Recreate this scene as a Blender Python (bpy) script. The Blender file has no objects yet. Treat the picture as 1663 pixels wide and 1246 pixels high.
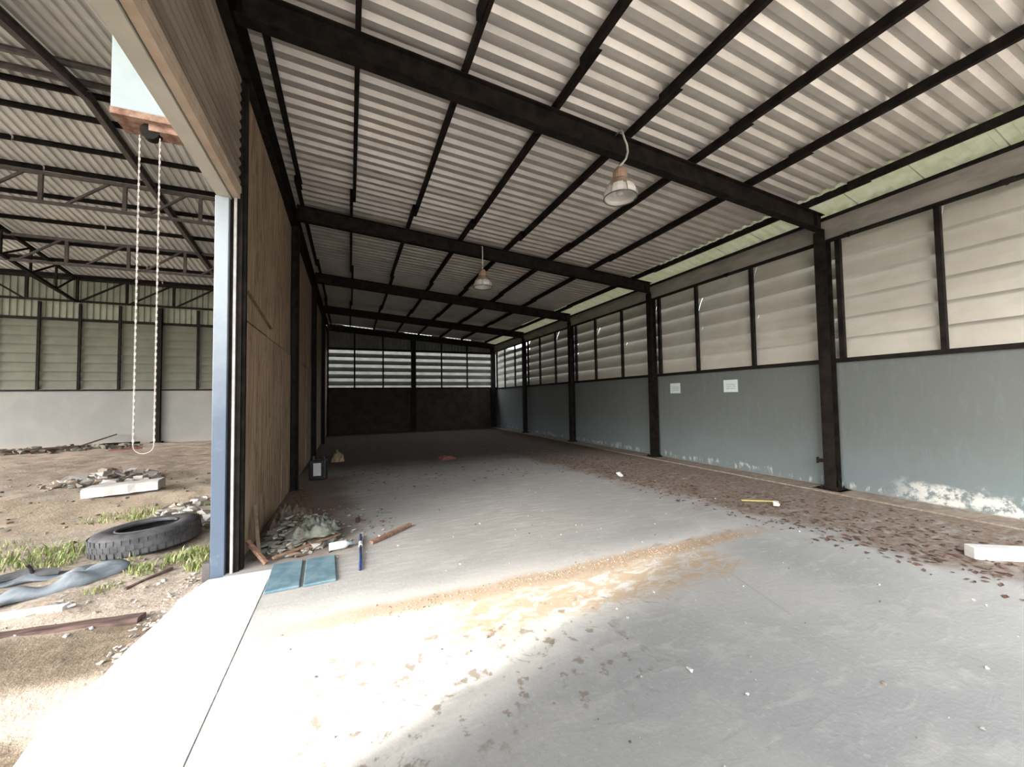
import bpy, bmesh, math, random
from mathutils import Vector, Matrix
random.seed(7)
SC = bpy.context.scene
COL = SC.collection

# ------------------------------------------------------------------ camera
H0 = 1.58
F, YAW, PITCH, ROLL = 624.69, 0.3998, 0.03818, -0.01513
cy, sy = math.cos(YAW), math.sin(YAW)
fw = Vector((sy*math.cos(PITCH), cy*math.cos(PITCH), math.sin(PITCH)))
ri = Vector((cy, -sy, 0)); up = ri.cross(fw)
r2 = ri*math.cos(ROLL) + up*math.sin(ROLL)
u2 = -ri*math.sin(ROLL) + up*math.cos(ROLL)
cd = bpy.data.cameras.new('camera'); cam = bpy.data.objects.new('camera', cd); COL.objects.link(cam)
cd.sensor_fit = 'HORIZONTAL'; cd.sensor_width = 36.0; cd.lens = 36.0*F/1663.0
cd.clip_start = 0.05; cd.clip_end = 500
M3 = Matrix((r2, u2, -fw)).transposed()
cam.matrix_world = Matrix.Translation((0, 0, H0)) @ M3.to_4x4()
SC.camera = cam

# ------------------------------------------------------------------ light
SUN_DIR = Vector((1.43, 0.525, -1.0)).normalized()      # low-to-mid sun coming in from the front left
SUN_ENERGY, SKY_STRENGTH, EXPOSURE = 2.4, 0.55, 1.20
wd = bpy.data.worlds.new('world'); SC.world = wd; wd.use_nodes = True
wt = wd.node_tree; wt.nodes.clear()
wo = wt.nodes.new('ShaderNodeOutputWorld'); bg = wt.nodes.new('ShaderNodeBackground')
sky = wt.nodes.new('ShaderNodeTexSky'); sky.sky_type = 'NISHITA'; sky.sun_disc = False
sky.sun_elevation = math.asin(-SUN_DIR.z); sky.sun_rotation = math.atan2(-SUN_DIR.x, -SUN_DIR.y)
sky.air_density = 1.0; sky.dust_density = 4.0; sky.ozone_density = 0.6
hs = wt.nodes.new('ShaderNodeHueSaturation'); hs.inputs['Saturation'].default_value = 0.30
wt.links.new(sky.outputs[0], hs.inputs['Color']); wt.links.new(hs.outputs[0], bg.inputs[0])
bg.inputs[1].default_value = SKY_STRENGTH; wt.links.new(bg.outputs[0], wo.inputs[0])
sd = bpy.data.lights.new('sun', 'SUN'); sd.energy = SUN_ENERGY; sd.angle = math.radians(3.0); sd.color = (1.0, 0.955, 0.88)
so = bpy.data.objects.new('sun', sd); COL.objects.link(so)
so.rotation_euler = SUN_DIR.to_track_quat('-Z', 'Y').to_euler(); so.location = (-20, -10, 20)
vs = SC.view_settings; SC.display_settings.display_device = 'sRGB'
vs.view_transform = 'Standard'; vs.look = 'None'; vs.exposure = EXPOSURE; vs.gamma = 1.0; vs.use_curve_mapping = False
SC.cycles.max_bounces = 10; SC.cycles.diffuse_bounces = 8; SC.cycles.use_denoising = True

# ------------------------------------------------------------------ node helpers
class NT:
    def __init__(s, name):
        s.m = bpy.data.materials.new(name); s.m.use_nodes = True
        s.t = s.m.node_tree; s.t.nodes.clear()
        s.out = s.t.nodes.new('ShaderNodeOutputMaterial')
        s.b = s.t.nodes.new('ShaderNodeBsdfPrincipled')
        s.t.links.new(s.b.outputs[0], s.out.inputs[0])
        tc = s.t.nodes.new('ShaderNodeTexCoord'); s.co = tc.outputs['Object']
        g = s.t.nodes.new('ShaderNodeNewGeometry'); s.wp = g.outputs['Position']
    def put(s, sock, v):
        if hasattr(v, 'is_output') or isinstance(v, bpy.types.NodeSocket): s.t.links.new(v, sock)
        elif isinstance(v, (tuple, list)) and len(v) == 3 and sock.type == 'RGBA': sock.default_value = (*v, 1)
        else: sock.default_value = v
    def math(s, op, a, b=0.0, c=None, clamp=False):
        n = s.t.nodes.new('ShaderNodeMath'); n.operation = op; n.use_clamp = clamp
        s.put(n.inputs[0], a); s.put(n.inputs[1], b)
        if c is not None: s.put(n.inputs[2], c)
        return n.outputs[0]
    def sep(s, v):
        n = s.t.nodes.new('ShaderNodeSeparateXYZ'); s.t.links.new(v, n.inputs[0]); return n.outputs
    def scale(s, v, sc):
        n = s.t.nodes.new('ShaderNodeMapping'); s.t.links.new(v, n.inputs[0]); n.inputs['Scale'].default_value = sc; return n.outputs[0]
    def noise(s, v, scale=5, detail=4, rough=0.55, dist=0.0, col=False):
        n = s.t.nodes.new('ShaderNodeTexNoise'); s.t.links.new(v, n.inputs['Vector'])
        n.inputs['Scale'].default_value = scale; n.inputs['Detail'].default_value = detail
        n.inputs['Roughness'].default_value = rough; n.inputs['Distortion'].default_value = dist
        return n.outputs['Color' if col else 'Fac']
    def voro(s, v, scale=5, feature='F1', col=False):
        n = s.t.nodes.new('ShaderNodeTexVoronoi'); n.feature = feature; s.t.links.new(v, n.inputs['Vector'])
        n.inputs['Scale'].default_value = scale
        return n.outputs['Color' if col else 'Distance']
    def ss(s, v, lo, hi, a=0.0, b=1.0):
        n = s.t.nodes.new('ShaderNodeMapRange'); n.interpolation_type = 'SMOOTHSTEP'
        s.put(n.inputs[0], v); n.inputs[1].default_value = lo; n.inputs[2].default_value = hi
        n.inputs[3].default_value = a; n.inputs[4].default_value = b; return n.outputs[0]
    def band(s, v, lo, hi, soft):
        return s.math('MULTIPLY', s.ss(v, lo-soft, lo+soft), s.ss(v, hi-soft, hi+soft, 1.0, 0.0))
    def mul(s, *a):
        r = a[0]
        for b in a[1:]: r = s.math('MULTIPLY', r, b)
        return r
    def mix(s, f, a, b, mode='MIX'):
        n = s.t.nodes.new('ShaderNodeMix'); n.data_type = 'RGBA'; n.blend_type = mode
        s.put(n.inputs[0], f); s.put(n.inputs[6], a); s.put(n.inputs[7], b); return n.outputs[2]
    def bump(s, h, strength=0.3, dist=0.01):
        n = s.t.nodes.new('ShaderNodeBump'); s.t.links.new(h, n.inputs['Height'])
        n.inputs['Strength'].default_value = strength; n.inputs['Distance'].default_value = dist
        s.t.links.new(n.outputs[0], s.b.inputs['Normal'])
    def fin(s, col, rough=0.8, metal=0.0, spec=0.3):
        s.put(s.b.inputs['Base Color'], col); s.put(s.b.inputs['Roughness'], rough)
        s.b.inputs['Metallic'].default_value = metal; s.b.inputs['Specular IOR Level'].default_value = spec
        return s.m

def simple(name, c1, c2, scale=6, rough=0.8, metal=0.0, stretch=(1, 1, 1), lo=0.35, hi=0.65, bump=0.0, spec=0.3, world=False, dist=0.0):
    c1 = tuple(0.74*v for v in c1); c2 = tuple(0.74*v for v in c2)
    n = NT(name); v = n.scale(n.wp if world else n.co, stretch)
    f = n.noise(v, scale, 5, 0.6, dist); k = n.ss(f, lo, hi)
    if bump: n.bump(f, bump, 0.01)
    return n.fin(n.mix(k, c1, c2), rough, metal, spec)

def island(name, cols, rough=0.9, spec=0.2):
    """random colour for every loose piece of a stuff mesh"""
    n = NT(name)
    g = n.t.nodes.new('ShaderNodeNewGeometry'); r = n.t.nodes.new('ShaderNodeValToRGB')
    n.t.links.new(g.outputs['Random Per Island'], r.inputs[0])
    e = r.color_ramp.elements; r.color_ramp.interpolation = 'CONSTANT'
    cols = [tuple(0.76*v for v in c) for c in cols]
    e[0].color = (*cols[0], 1); e[0].position = 0
    e[1].color = (*cols[1], 1); e[1].position = 1/len(cols)
    for i, c in enumerate(cols[2:], 2):
        k = e.new(i/len(cols)); k.color = (*c, 1)
    return n.fin(r.outputs[0], rough, 0, spec)

M = {}
# --- floor slab
def mat_floor():
    n = NT('worn_concrete'); P = n.wp
    nz = n.noise(P, 1.3, 5, 0.6, col=True); nx = n.sep(nz)
    xyz = n.sep(P)
    x = n.math('ADD', xyz[0], n.math('MULTIPLY', n.math('SUBTRACT', nx[0], 0.5), 1.5))
    y = n.math('ADD', xyz[1], n.math('MULTIPLY', n.math('SUBTRACT', nx[1], 0.5), 1.1))
    y2 = n.math('ADD', xyz[1], n.math('MULTIPLY', n.math('SUBTRACT', nx[1], 0.5), 0.30))
    fine = n.noise(P, 28, 4, 0.7); med = n.noise(n.scale(P, (1.0, 2.4, 1)), 3.0, 6, 0.62, 0.8); big = n.noise(P, 0.7, 3, 0.5)
    streak = n.noise(n.scale(P, (0.8, 5.0, 1)), 3.5, 5, 0.65, 0.6)
    base = n.mix(n.ss(big, 0.35, 0.65), (0.325, 0.333, 0.325), (0.40, 0.40, 0.385))
    base = n.mix(n.mul(n.ss(med, 0.50, 0.68), 0.5), base, (0.47, 0.458, 0.43))
    base = n.mix(n.mul(n.ss(fine, 0.56, 0.72), 0.45), base, (0.54, 0.525, 0.50))
    base = n.mix(n.mul(n.ss(fine, 0.44, 0.28), 0.35), base, (0.25, 0.25, 0.24))
    # thin scrape marks and hairline cracks
    cr = n.voro(n.scale(P, (0.35, 0.55, 1)), 1.0, 'DISTANCE_TO_EDGE')
    base = n.mix(n.mul(n.ss(cr, 0.006, 0.0), n.ss(big, 0.5, 0.6), 0.25), base, (0.2, 0.19, 0.18))
    # pale tracked dust in the middle of the hall
    dust = n.mul(n.band(y, 3.6, 9.0, 1.0), n.ss(streak, 0.30, 0.6))
    base = n.mix(n.mul(dust, 0.75), base, (0.30, 0.283, 0.262))
    # pale dust at the doorway, masked to the sun patch to paint it brighter
    sun_dust = n.mul(n.ss(n.math('SUBTRACT', n.math('MULTIPLY', n.math('ADD', x, 1.0), 0.36), n.math('SUBTRACT', y2, 1.3)), 0.25, -0.35),
                 n.ss(y2, 3.0, 3.7, 1.0, 0.0), n.ss(med, 0.22, 0.48))
    base = n.mix(n.mul(sun_dust, 0.8), base, (0.62, 0.60, 0.56))
    worn = n.mul(n.ss(n.noise(P, 3.3, 6, 0.7, 1.0), 0.56, 0.66), n.ss(n.math('SUBTRACT', n.math('MULTIPLY', n.math('ADD', x, 1.0), 0.36), n.math('SUBTRACT', y2, 1.3)), -1.0, -0.3), n.ss(n.math('SUBTRACT', n.math('MULTIPLY', n.math('ADD', x, 1.0), 0.36), n.math('SUBTRACT', y2, 1.3)), 0.25, 0.0))
    base = n.mix(n.mul(worn, n.ss(y2, 3.0, 3.6, 1.0, 0.0), 0.75), base, (0.17, 0.145, 0.115))
    # sand swept into a ridge
    ridge = n.mul(n.band(y2, 2.97, 3.20, 0.07), n.ss(x, -1.2, 0.2), n.ss(x, 3.6, 5.0, 1.0, 0.0))
    base = n.mix(n.mul(ridge, 0.8), base, (0.40, 0.29, 0.195))
    drift = n.mul(n.band(y2, 2.45, 3.0, 0.14), n.band(x, 0.5, 3.4, 0.35), n.ss(n.noise(n.scale(P, (1.0, 2.0, 1)), 5.0, 6, 0.7, 0.8), 0.40, 0.56))
    base = n.mix(n.mul(drift, 0.85), base, (0.42, 0.315, 0.205))
    spots = n.mul(n.band(xyz[1], 1.7, 2.75, 0.15), n.band(xyz[0], -0.35, 1.7, 0.2), n.ss(n.noise(P, 8.5, 4, 0.6), 0.57, 0.64))
    base = n.mix(n.mul(spots, 0.75), base, (0.22, 0.18, 0.13))
    # red soil and leaf mould along the right wall, and, with painted depth shade, over the far half
    soilc = n.mix(n.ss(n.noise(P, 16, 5, 0.7), 0.38, 0.62), (0.155, 0.112, 0.085), (0.26, 0.205, 0.165))
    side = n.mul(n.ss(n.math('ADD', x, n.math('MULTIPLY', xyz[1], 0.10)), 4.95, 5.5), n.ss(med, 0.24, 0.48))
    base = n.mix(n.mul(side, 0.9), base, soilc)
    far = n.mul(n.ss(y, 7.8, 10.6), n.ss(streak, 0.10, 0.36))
    base = n.mix(n.mul(far, 0.97), base, n.mix(0.8, soilc, (0.040, 0.030, 0.024)))  # near black mix paints the shade of the far end over the soil
    heap = n.mul(n.ss(x, 0.5, -0.4), n.band(y, 4.5, 9.0, 0.4))
    base = n.mix(n.mul(heap, 0.85), base, (0.15, 0.105, 0.075))
    ledge = n.ss(xyz[0], 6.98, 7.05)
    base = n.mix(n.mul(ledge, 0.75), base, n.mix(n.ss(med, 0.4, 0.6), (0.22, 0.18, 0.145), (0.34, 0.30, 0.255)))
    n.bump(n.math('ADD', n.math('MULTIPLY', fine, 0.5), med), 0.35, 0.012)
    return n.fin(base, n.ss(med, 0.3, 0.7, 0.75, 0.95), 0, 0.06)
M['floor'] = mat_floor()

def mat_apron():
    n = NT('pale_apron_concrete'); P = n.wp
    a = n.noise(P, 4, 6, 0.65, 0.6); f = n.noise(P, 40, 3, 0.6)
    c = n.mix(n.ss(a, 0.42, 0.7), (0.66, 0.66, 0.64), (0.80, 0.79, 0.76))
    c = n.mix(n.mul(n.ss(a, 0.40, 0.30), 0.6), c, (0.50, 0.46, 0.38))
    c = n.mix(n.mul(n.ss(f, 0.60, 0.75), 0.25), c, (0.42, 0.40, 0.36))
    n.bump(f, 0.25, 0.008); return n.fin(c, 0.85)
M['apron'] = mat_apron()

def mat_yard():
    n = NT('sandy_soil'); P = n.wp; xyz = n.sep(P)
    w = n.sep(n.noise(P, 0.8, 5, 0.6, col=True))
    y = n.math('ADD', xyz[1], n.math('MULTIPLY', n.math('SUBTRACT', w[0], 0.5), 1.6))
    f = n.noise(P, 22, 5, 0.72); m = n.noise(n.scale(P, (1, 2.2, 1)), 2.6, 6, 0.65, 0.7)
    c = n.mix(n.ss(m, 0.36, 0.66), (0.41, 0.345, 0.28), (0.53, 0.465, 0.385))
    c = n.mix(n.mul(n.band(y, 6.9, 9.0, 0.3), 0.75), c, n.mix(n.ss(m, 0.4, 0.6), (0.60, 0.49, 0.36), (0.46, 0.375, 0.29)))
    c = n.mix(n.mul(n.ss(y, 10.2, 12.5), 0.7), c, n.mix(n.ss(m, 0.4, 0.62), (0.36, 0.28, 0.23), (0.46, 0.385, 0.32)))
    c = n.mix(n.mul(n.band(y, 4.2, 6.6, 0.3), n.ss(f, 0.4, 0.62), 0.6), c, (0.21, 0.18, 0.145))
    c = n.mix(n.mul(n.band(xyz[1], 3.12, 3.85, 0.14), 0.75), c, n.mix(n.ss(m, 0.4, 0.6), (0.085, 0.062, 0.036), (0.14, 0.105, 0.062)))
    c = n.mix(n.mul(n.ss(n.math('ADD', y, n.math('MULTIPLY', xyz[0], 0.35)), 2.42, 2.12), n.ss(m, 0.30, 0.46), 0.92), c, n.mix(n.ss(f, 0.4, 0.6), (0.06, 0.045, 0.028), (0.13, 0.10, 0.066)))
    c = n.mix(n.mul(n.ss(f, 0.60, 0.74), 0.5), c, (0.44, 0.39, 0.34))
    c = n.mix(n.mul(n.ss(f, 0.40, 0.27), 0.55), c, (0.13, 0.10, 0.08))
    n.bump(f, 0.7, 0.03); return n.fin(c, 0.95, 0, 0.15)
M['yard'] = mat_yard()

def mat_plaster():
    n = NT('blue_grey_plaster'); P = n.wp; xyz = n.sep(P)
    a = n.noise(P, 1.5, 5, 0.6, 0.5); f = n.noise(P, 9, 6, 0.7); s = n.noise(n.scale(P, (1, 2, 0.5)), 5, 5, 0.7, 0.8)
    z = n.math('ADD', xyz[2], n.math('MULTIPLY', n.math('SUBTRACT', a, 0.5), 0.9))
    c = n.mix(n.ss(z, 0.2, 1.2), (0.135, 0.165, 0.170), (0.118, 0.129, 0.123))
    c = n.mix(n.mul(n.ss(s, 0.5, 0.72), 0.35), c, (0.16, 0.182, 0.182))
    c = n.mix(n.mul(n.ss(f, 0.38, 0.24), 0.4), c, (0.09, 0.10, 0.10))
    # salt bloom and flaking paint near the foot
    zz = n.math('ADD', xyz[2], n.math('MULTIPLY', n.math('SUBTRACT', n.noise(P, 3.2, 4, 0.6), 0.5), 0.35))
    fl = n.mul(n.band(zz, 0.06, 0.15, 0.04), n.ss(s, 0.50, 0.60))
    near = n.mul(n.band(xyz[1], 1.75, 3.0, 0.3), n.band(zz, 0.03, 0.27, 0.05), n.ss(f, 0.40, 0.55))
    c = n.mix(n.mul(fl, 0.7), c, (0.44, 0.45, 0.43)); c = n.mix(n.mul(near, 0.95), c, (0.50, 0.50, 0.47))
    c = n.mix(n.ss(xyz[2], 0.05, 0.0), c, (0.2, 0.18, 0.16))
    n.bump(f, 0.3, 0.008); return n.fin(c, 0.75, 0, 0.3)
M['plaster'] = mat_plaster()
def mat_plaster2():
    n = NT('pale_grey_render'); P = n.wp; xyz = n.sep(P)
    a = n.noise(P, 1.1, 5, 0.6, 0.5); f = n.noise(P, 9, 5, 0.7)
    c = n.mix(n.ss(a, 0.35, 0.7), (0.255, 0.26, 0.255), (0.295, 0.297, 0.29))
    c = n.mix(n.mul(n.ss(n.math('ADD', xyz[2], n.math('MULTIPLY', a, 0.3)), 0.45, 0.1), 0.6), c, (0.36, 0.32, 0.28))
    n.bump(f, 0.2, 0.006); return n.fin(c, 0.85)
M['plaster2'] = mat_plaster2()

def mat_ply():
    n = NT('weathered_plywood'); P = n.wp
    oi = n.t.nodes.new('ShaderNodeObjectInfo'); rnd = oi.outputs['Random']
    g = n.noise(n.scale(P, (6, 6, 0.55)), 3.2, 6, 0.68, 0.9); a = n.noise(P, 1.3, 4, 0.6, 0.4); st = n.noise(n.scale(P, (3, 3, 0.9)), 2.0, 4, 0.6, 1.5)
    c = n.mix(n.ss(g, 0.34, 0.66), (0.155, 0.10, 0.062), (0.37, 0.265, 0.172))
    c = n.mix(n.mul(n.ss(a, 0.52, 0.72), 0.5), c, (0.34, 0.26, 0.18))
    c = n.mix(n.mul(n.ss(st, 0.56, 0.68), 0.55), c, (0.05, 0.034, 0.024))
    c = n.mix(n.math('MULTIPLY', rnd, 0.35), c, (0.09, 0.066, 0.048))
    n.bump(g, 0.3, 0.006); return n.fin(c, 0.8)
M['ply'] = mat_ply()
M['brown_wall'] = simple('dark_brown_paint', (0.035, 0.023, 0.018), (0.06, 0.042, 0.032), 3, 0.85, world=True, bump=0.2)
M['steel'] = simple('dark_painted_steel', (0.009, 0.0075, 0.0065), (0.023, 0.018, 0.015), 7, 0.7, 0.0, world=True, bump=0.1, spec=0.12)
M['steel_grey'] = simple('grey_brown_steel', (0.085, 0.078, 0.080), (0.15, 0.135, 0.125), 5, 0.6, 0.0, world=True, spec=0.4)
M['beam_pale'] = simple('pale_grey_paint_beam', (0.27, 0.25, 0.22), (0.37, 0.345, 0.31), 5, 0.6, world=True, stretch=(1, .3, 1))
def mat_sheet(name, c1, c2, stain, rough=0.55, metal=0.0):
    n = NT(name); P = n.wp; oi = n.t.nodes.new('ShaderNodeObjectInfo')
    a = n.noise(P, 1.8, 5, 0.6, 0.6); f = n.noise(P, 14, 4, 0.6)
    c = n.mix(n.ss(a, 0.35, 0.7), c1, c2); c = n.mix(n.mul(n.ss(f, 0.6, 0.75), 0.3), c, stain)
    c = n.mix(n.math('MULTIPLY', oi.outputs['Random'], 0.22), c, stain)
    return n.fin(c, rough, metal, 0.4)
M['sheet'] = mat_sheet('zinc_roof_sheet', (0.60, 0.565, 0.52), (0.72, 0.685, 0.64), (0.47, 0.425, 0.375), 0.40, 0.52)
M['sheet_yard'] = mat_sheet('yard_roof_sheet', (0.56, 0.58, 0.57), (0.67, 0.685, 0.67), (0.45, 0.45, 0.42))
M['slat'] = mat_sheet('cream_louvre_sheet', (0.40, 0.38, 0.325), (0.46, 0.44, 0.385), (0.32, 0.295, 0.245))
M['slat_yard'] = mat_sheet('khaki_louvre_sheet', (0.125, 0.132, 0.10), (0.155, 0.16, 0.125), (0.10, 0.102, 0.078))
M['clad'] = mat_sheet('greenish_cladding', (0.22, 0.24, 0.185), (0.28, 0.295, 0.24), (0.17, 0.19, 0.14))
M['clad_dark'] = mat_sheet('grey_cladding', (0.12, 0.12, 0.115), (0.16, 0.16, 0.15), (0.09, 0.09, 0.085))
def mat_fibre():
    n = NT('green_fibreglass'); P = n.wp
    a = n.noise(n.scale(P, (3, 1, 1)), 2.2, 4, 0.6)
    c = n.mix(n.ss(a, 0.35, 0.65), (0.68, 0.69, 0.53), (0.77, 0.775, 0.65))
    d = n.t.nodes.new('ShaderNodeBsdfDiffuse'); t = n.t.nodes.new('ShaderNodeBsdfTranslucent'); mx = n.t.nodes.new('ShaderNodeMixShader')
    cd_ = n.mix(0.3, c, (0.45, 0.47, 0.36)); ct = n.mix(0.45, c, (0.0, 0.0, 0.0))
    n.put(d.inputs[0], cd_); n.put(t.inputs[0], ct)
    mx.inputs[0].default_value = 0.5
    n.t.links.new(d.outputs[0], mx.inputs[1]); n.t.links.new(t.outputs[0], mx.inputs[2]); n.t.links.new(mx.outputs[0], n.out.inputs[0])
    return n.m
M['fibre'] = mat_fibre()
M['shutter'] = simple('brown_shutter_slat', (0.20, 0.16, 0.12), (0.30, 0.25, 0.195), 4, 0.5, 0.0, world=True, stretch=(1, .3, 1), spec=0.5)
M['bar'] = simple('beige_bottom_rail', (0.50, 0.38, 0.28), (0.60, 0.47, 0.36), 6, 0.5, world=True)
M['lintel'] = simple('cream_green_lintel', (0.52, 0.50, 0.41), (0.66, 0.62, 0.53), 3, 0.6, world=True, stretch=(1, .5, 1))
def mat_post():
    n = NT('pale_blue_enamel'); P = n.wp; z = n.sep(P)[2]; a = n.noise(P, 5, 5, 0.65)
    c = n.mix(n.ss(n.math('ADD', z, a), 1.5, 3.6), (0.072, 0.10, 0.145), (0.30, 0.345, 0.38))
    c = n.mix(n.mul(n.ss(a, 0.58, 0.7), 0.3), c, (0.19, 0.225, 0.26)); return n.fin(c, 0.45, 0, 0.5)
M['post'] = mat_post()
M['white_lip'] = simple('worn_white_paint', (0.38, 0.37, 0.36), (0.52, 0.50, 0.49), 8, 0.5, world=True)
M['box'] = simple('pale_cyan_box_paint', (0.37, 0.46, 0.48), (0.44, 0.52, 0.54), 5, 0.4, spec=0.5)
M['rust'] = simple('rusted_bracket', (0.20, 0.10, 0.07), (0.42, 0.28, 0.21), 12, 0.85, bump=0.3)
M['chain'] = simple('dusty_steel_chain', (0.34, 0.31, 0.28), (0.46, 0.42, 0.38), 20, 0.6, 0.0)
M['alu'] = simple('aluminium_with_reflection', (0.62, 0.44, 0.33), (0.76, 0.58, 0.45), 10, 0.3, 0.5)  # coppery tone paints a warm reflection into the bell's base colour
M['alu_facet'] = simple('facet_with_reflection', (0.84, 0.83, 0.78), (0.93, 0.92, 0.88), 10, 0.15, 0.0, spec=0.8)  # near white base stands in for daylight reflections on the rim facets
M['copper'] = simple('dull_pinkish_housing', (0.50, 0.33, 0.24), (0.66, 0.47, 0.35), 8, 0.45, 0.3)
M['cable'] = simple('pale_cable_sheath', (0.55, 0.54, 0.50), (0.66, 0.65, 0.60), 8, 0.5)
M['glass'] = simple('dull_lamp_glass', (0.70, 0.69, 0.64), (0.78, 0.77, 0.72), 8, 0.15, spec=0.7)
M['rubber'] = simple('grey_dusty_rubber', (0.062, 0.064, 0.070), (0.135, 0.135, 0.142), 6, 0.7, bump=0.3)
M['tube'] = simple('blue_grey_tube_rubber', (0.13, 0.155, 0.18), (0.29, 0.33, 0.37), 4, 0.45, bump=0.2, spec=0.5, dist=0.8)
M['black'] = simple('black_plastic', (0.012, 0.012, 0.013), (0.03, 0.03, 0.03), 6, 0.45, spec=0.5)
M['foam'] = simple('grubby_white_foam', (0.72, 0.71, 0.69), (0.84, 0.83, 0.81), 5, 0.8, bump=0.15)
M['paper'] = None
def mat_paper():
    n = NT('printed_paper'); xyz = n.sep(n.co)
    l = n.math('FRACT', n.math('MULTIPLY', xyz[2], 24.0)); w = n.noise(n.scale(n.co, (1, 60, 24)), 1.0, 1)
    k = n.mul(n.ss(l, 0.45, 0.5), n.ss(w, 0.42, 0.46), n.band(xyz[2], -0.08, 0.06, 0.004), n.band(xyz[1], -0.11, 0.11, 0.004))
    return n.fin(n.mix(n.mul(k, 0.6), (0.56, 0.64, 0.60), (0.22, 0.27, 0.26)), 0.7)
M['paper'] = mat_paper()
M['wood'] = simple('split_brown_timber', (0.20, 0.105, 0.07), (0.36, 0.22, 0.15), 4, 0.8, stretch=(1, 8, 8), bump=0.3)
M['wood_dark'] = simple('old_dark_timber', (0.07, 0.045, 0.04), (0.17, 0.11, 0.095), 6, 0.85, bump=0.4, stretch=(.6, 4, 4))
M['wood_pale'] = simple('pale_batten', (0.17, 0.12, 0.08), (0.26, 0.19, 0.13), 4, 0.8, stretch=(4, 4, .8))
M['blue_tile'] = simple('faded_blue_board', (0.11, 0.20, 0.255), (0.20, 0.31, 0.36), 7, 0.6, bump=0.2)
M['navy'] = simple('navy_handle', (0.02, 0.035, 0.13), (0.05, 0.08, 0.22), 8, 0.4)
M['white_plastic'] = simple('white_plastic', (0.74, 0.75, 0.76), (0.84, 0.85, 0.86), 8, 0.35, spec=0.5)
M['cyan_plastic'] = simple('cyan_plastic', (0.10, 0.22, 0.30), (0.18, 0.32, 0.40), 8, 0.4)
M['card'] = simple('straw_card', (0.34, 0.27, 0.16), (0.45, 0.37, 0.23), 5, 0.85)
M['red_rag'] = simple('faded_red_cloth', (0.30, 0.085, 0.07), (0.42, 0.17, 0.14), 6, 0.9, bump=0.3)
M['yellow'] = simple('yellowed_strip', (0.55, 0.42, 0.12), (0.66, 0.54, 0.22), 6, 0.7)
M['hazard'] = simple('concrete_pad', (0.42, 0.40, 0.37), (0.54, 0.52, 0.48), 8, 0.9)
M['forecourt'] = simple('dusty_forecourt', (0.40, 0.36, 0.31), (0.54, 0.49, 0.43), 1.2, 0.95, world=True, bump=0.2)
M['backdrop_wall'] = simple('dark_backdrop_render', (0.085, 0.094, 0.08), (0.125, 0.13, 0.115), 1.5, 0.95, world=True)  # dark tone of the added backdrop, chosen to dim the louvre gaps
M['rubble'] = island('mixed_rubble', [(0.30, 0.26, 0.21), (0.22, 0.22, 0.18), (0.40, 0.38, 0.33), (0.15, 0.11, 0.08), (0.27, 0.29, 0.25), (0.20, 0.15, 0.11)])
M['rubble_pale'] = island('pale_rubble', [(0.62, 0.60, 0.56), (0.48, 0.45, 0.40), (0.70, 0.68, 0.66), (0.36, 0.33, 0.29), (0.52, 0.42, 0.34)])
M['leaves'] = island('dead_leaves', [(0.18, 0.095, 0.065), (0.22, 0.13, 0.09), (0.12, 0.075, 0.055), (0.27, 0.19, 0.13), (0.20, 0.10, 0.08), (0.16, 0.12, 0.09)])
M['grass'] = island('weeds', [(0.26, 0.36, 0.10), (0.34, 0.42, 0.14), (0.44, 0.48, 0.20), (0.52, 0.48, 0.28), (0.22, 0.30, 0.10)], 0.7)
M['pebble'] = island('floor_grit', [(0.60, 0.58, 0.54), (0.16, 0.13, 0.11), (0.45, 0.36, 0.26), (0.72, 0.71, 0.68)])

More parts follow.
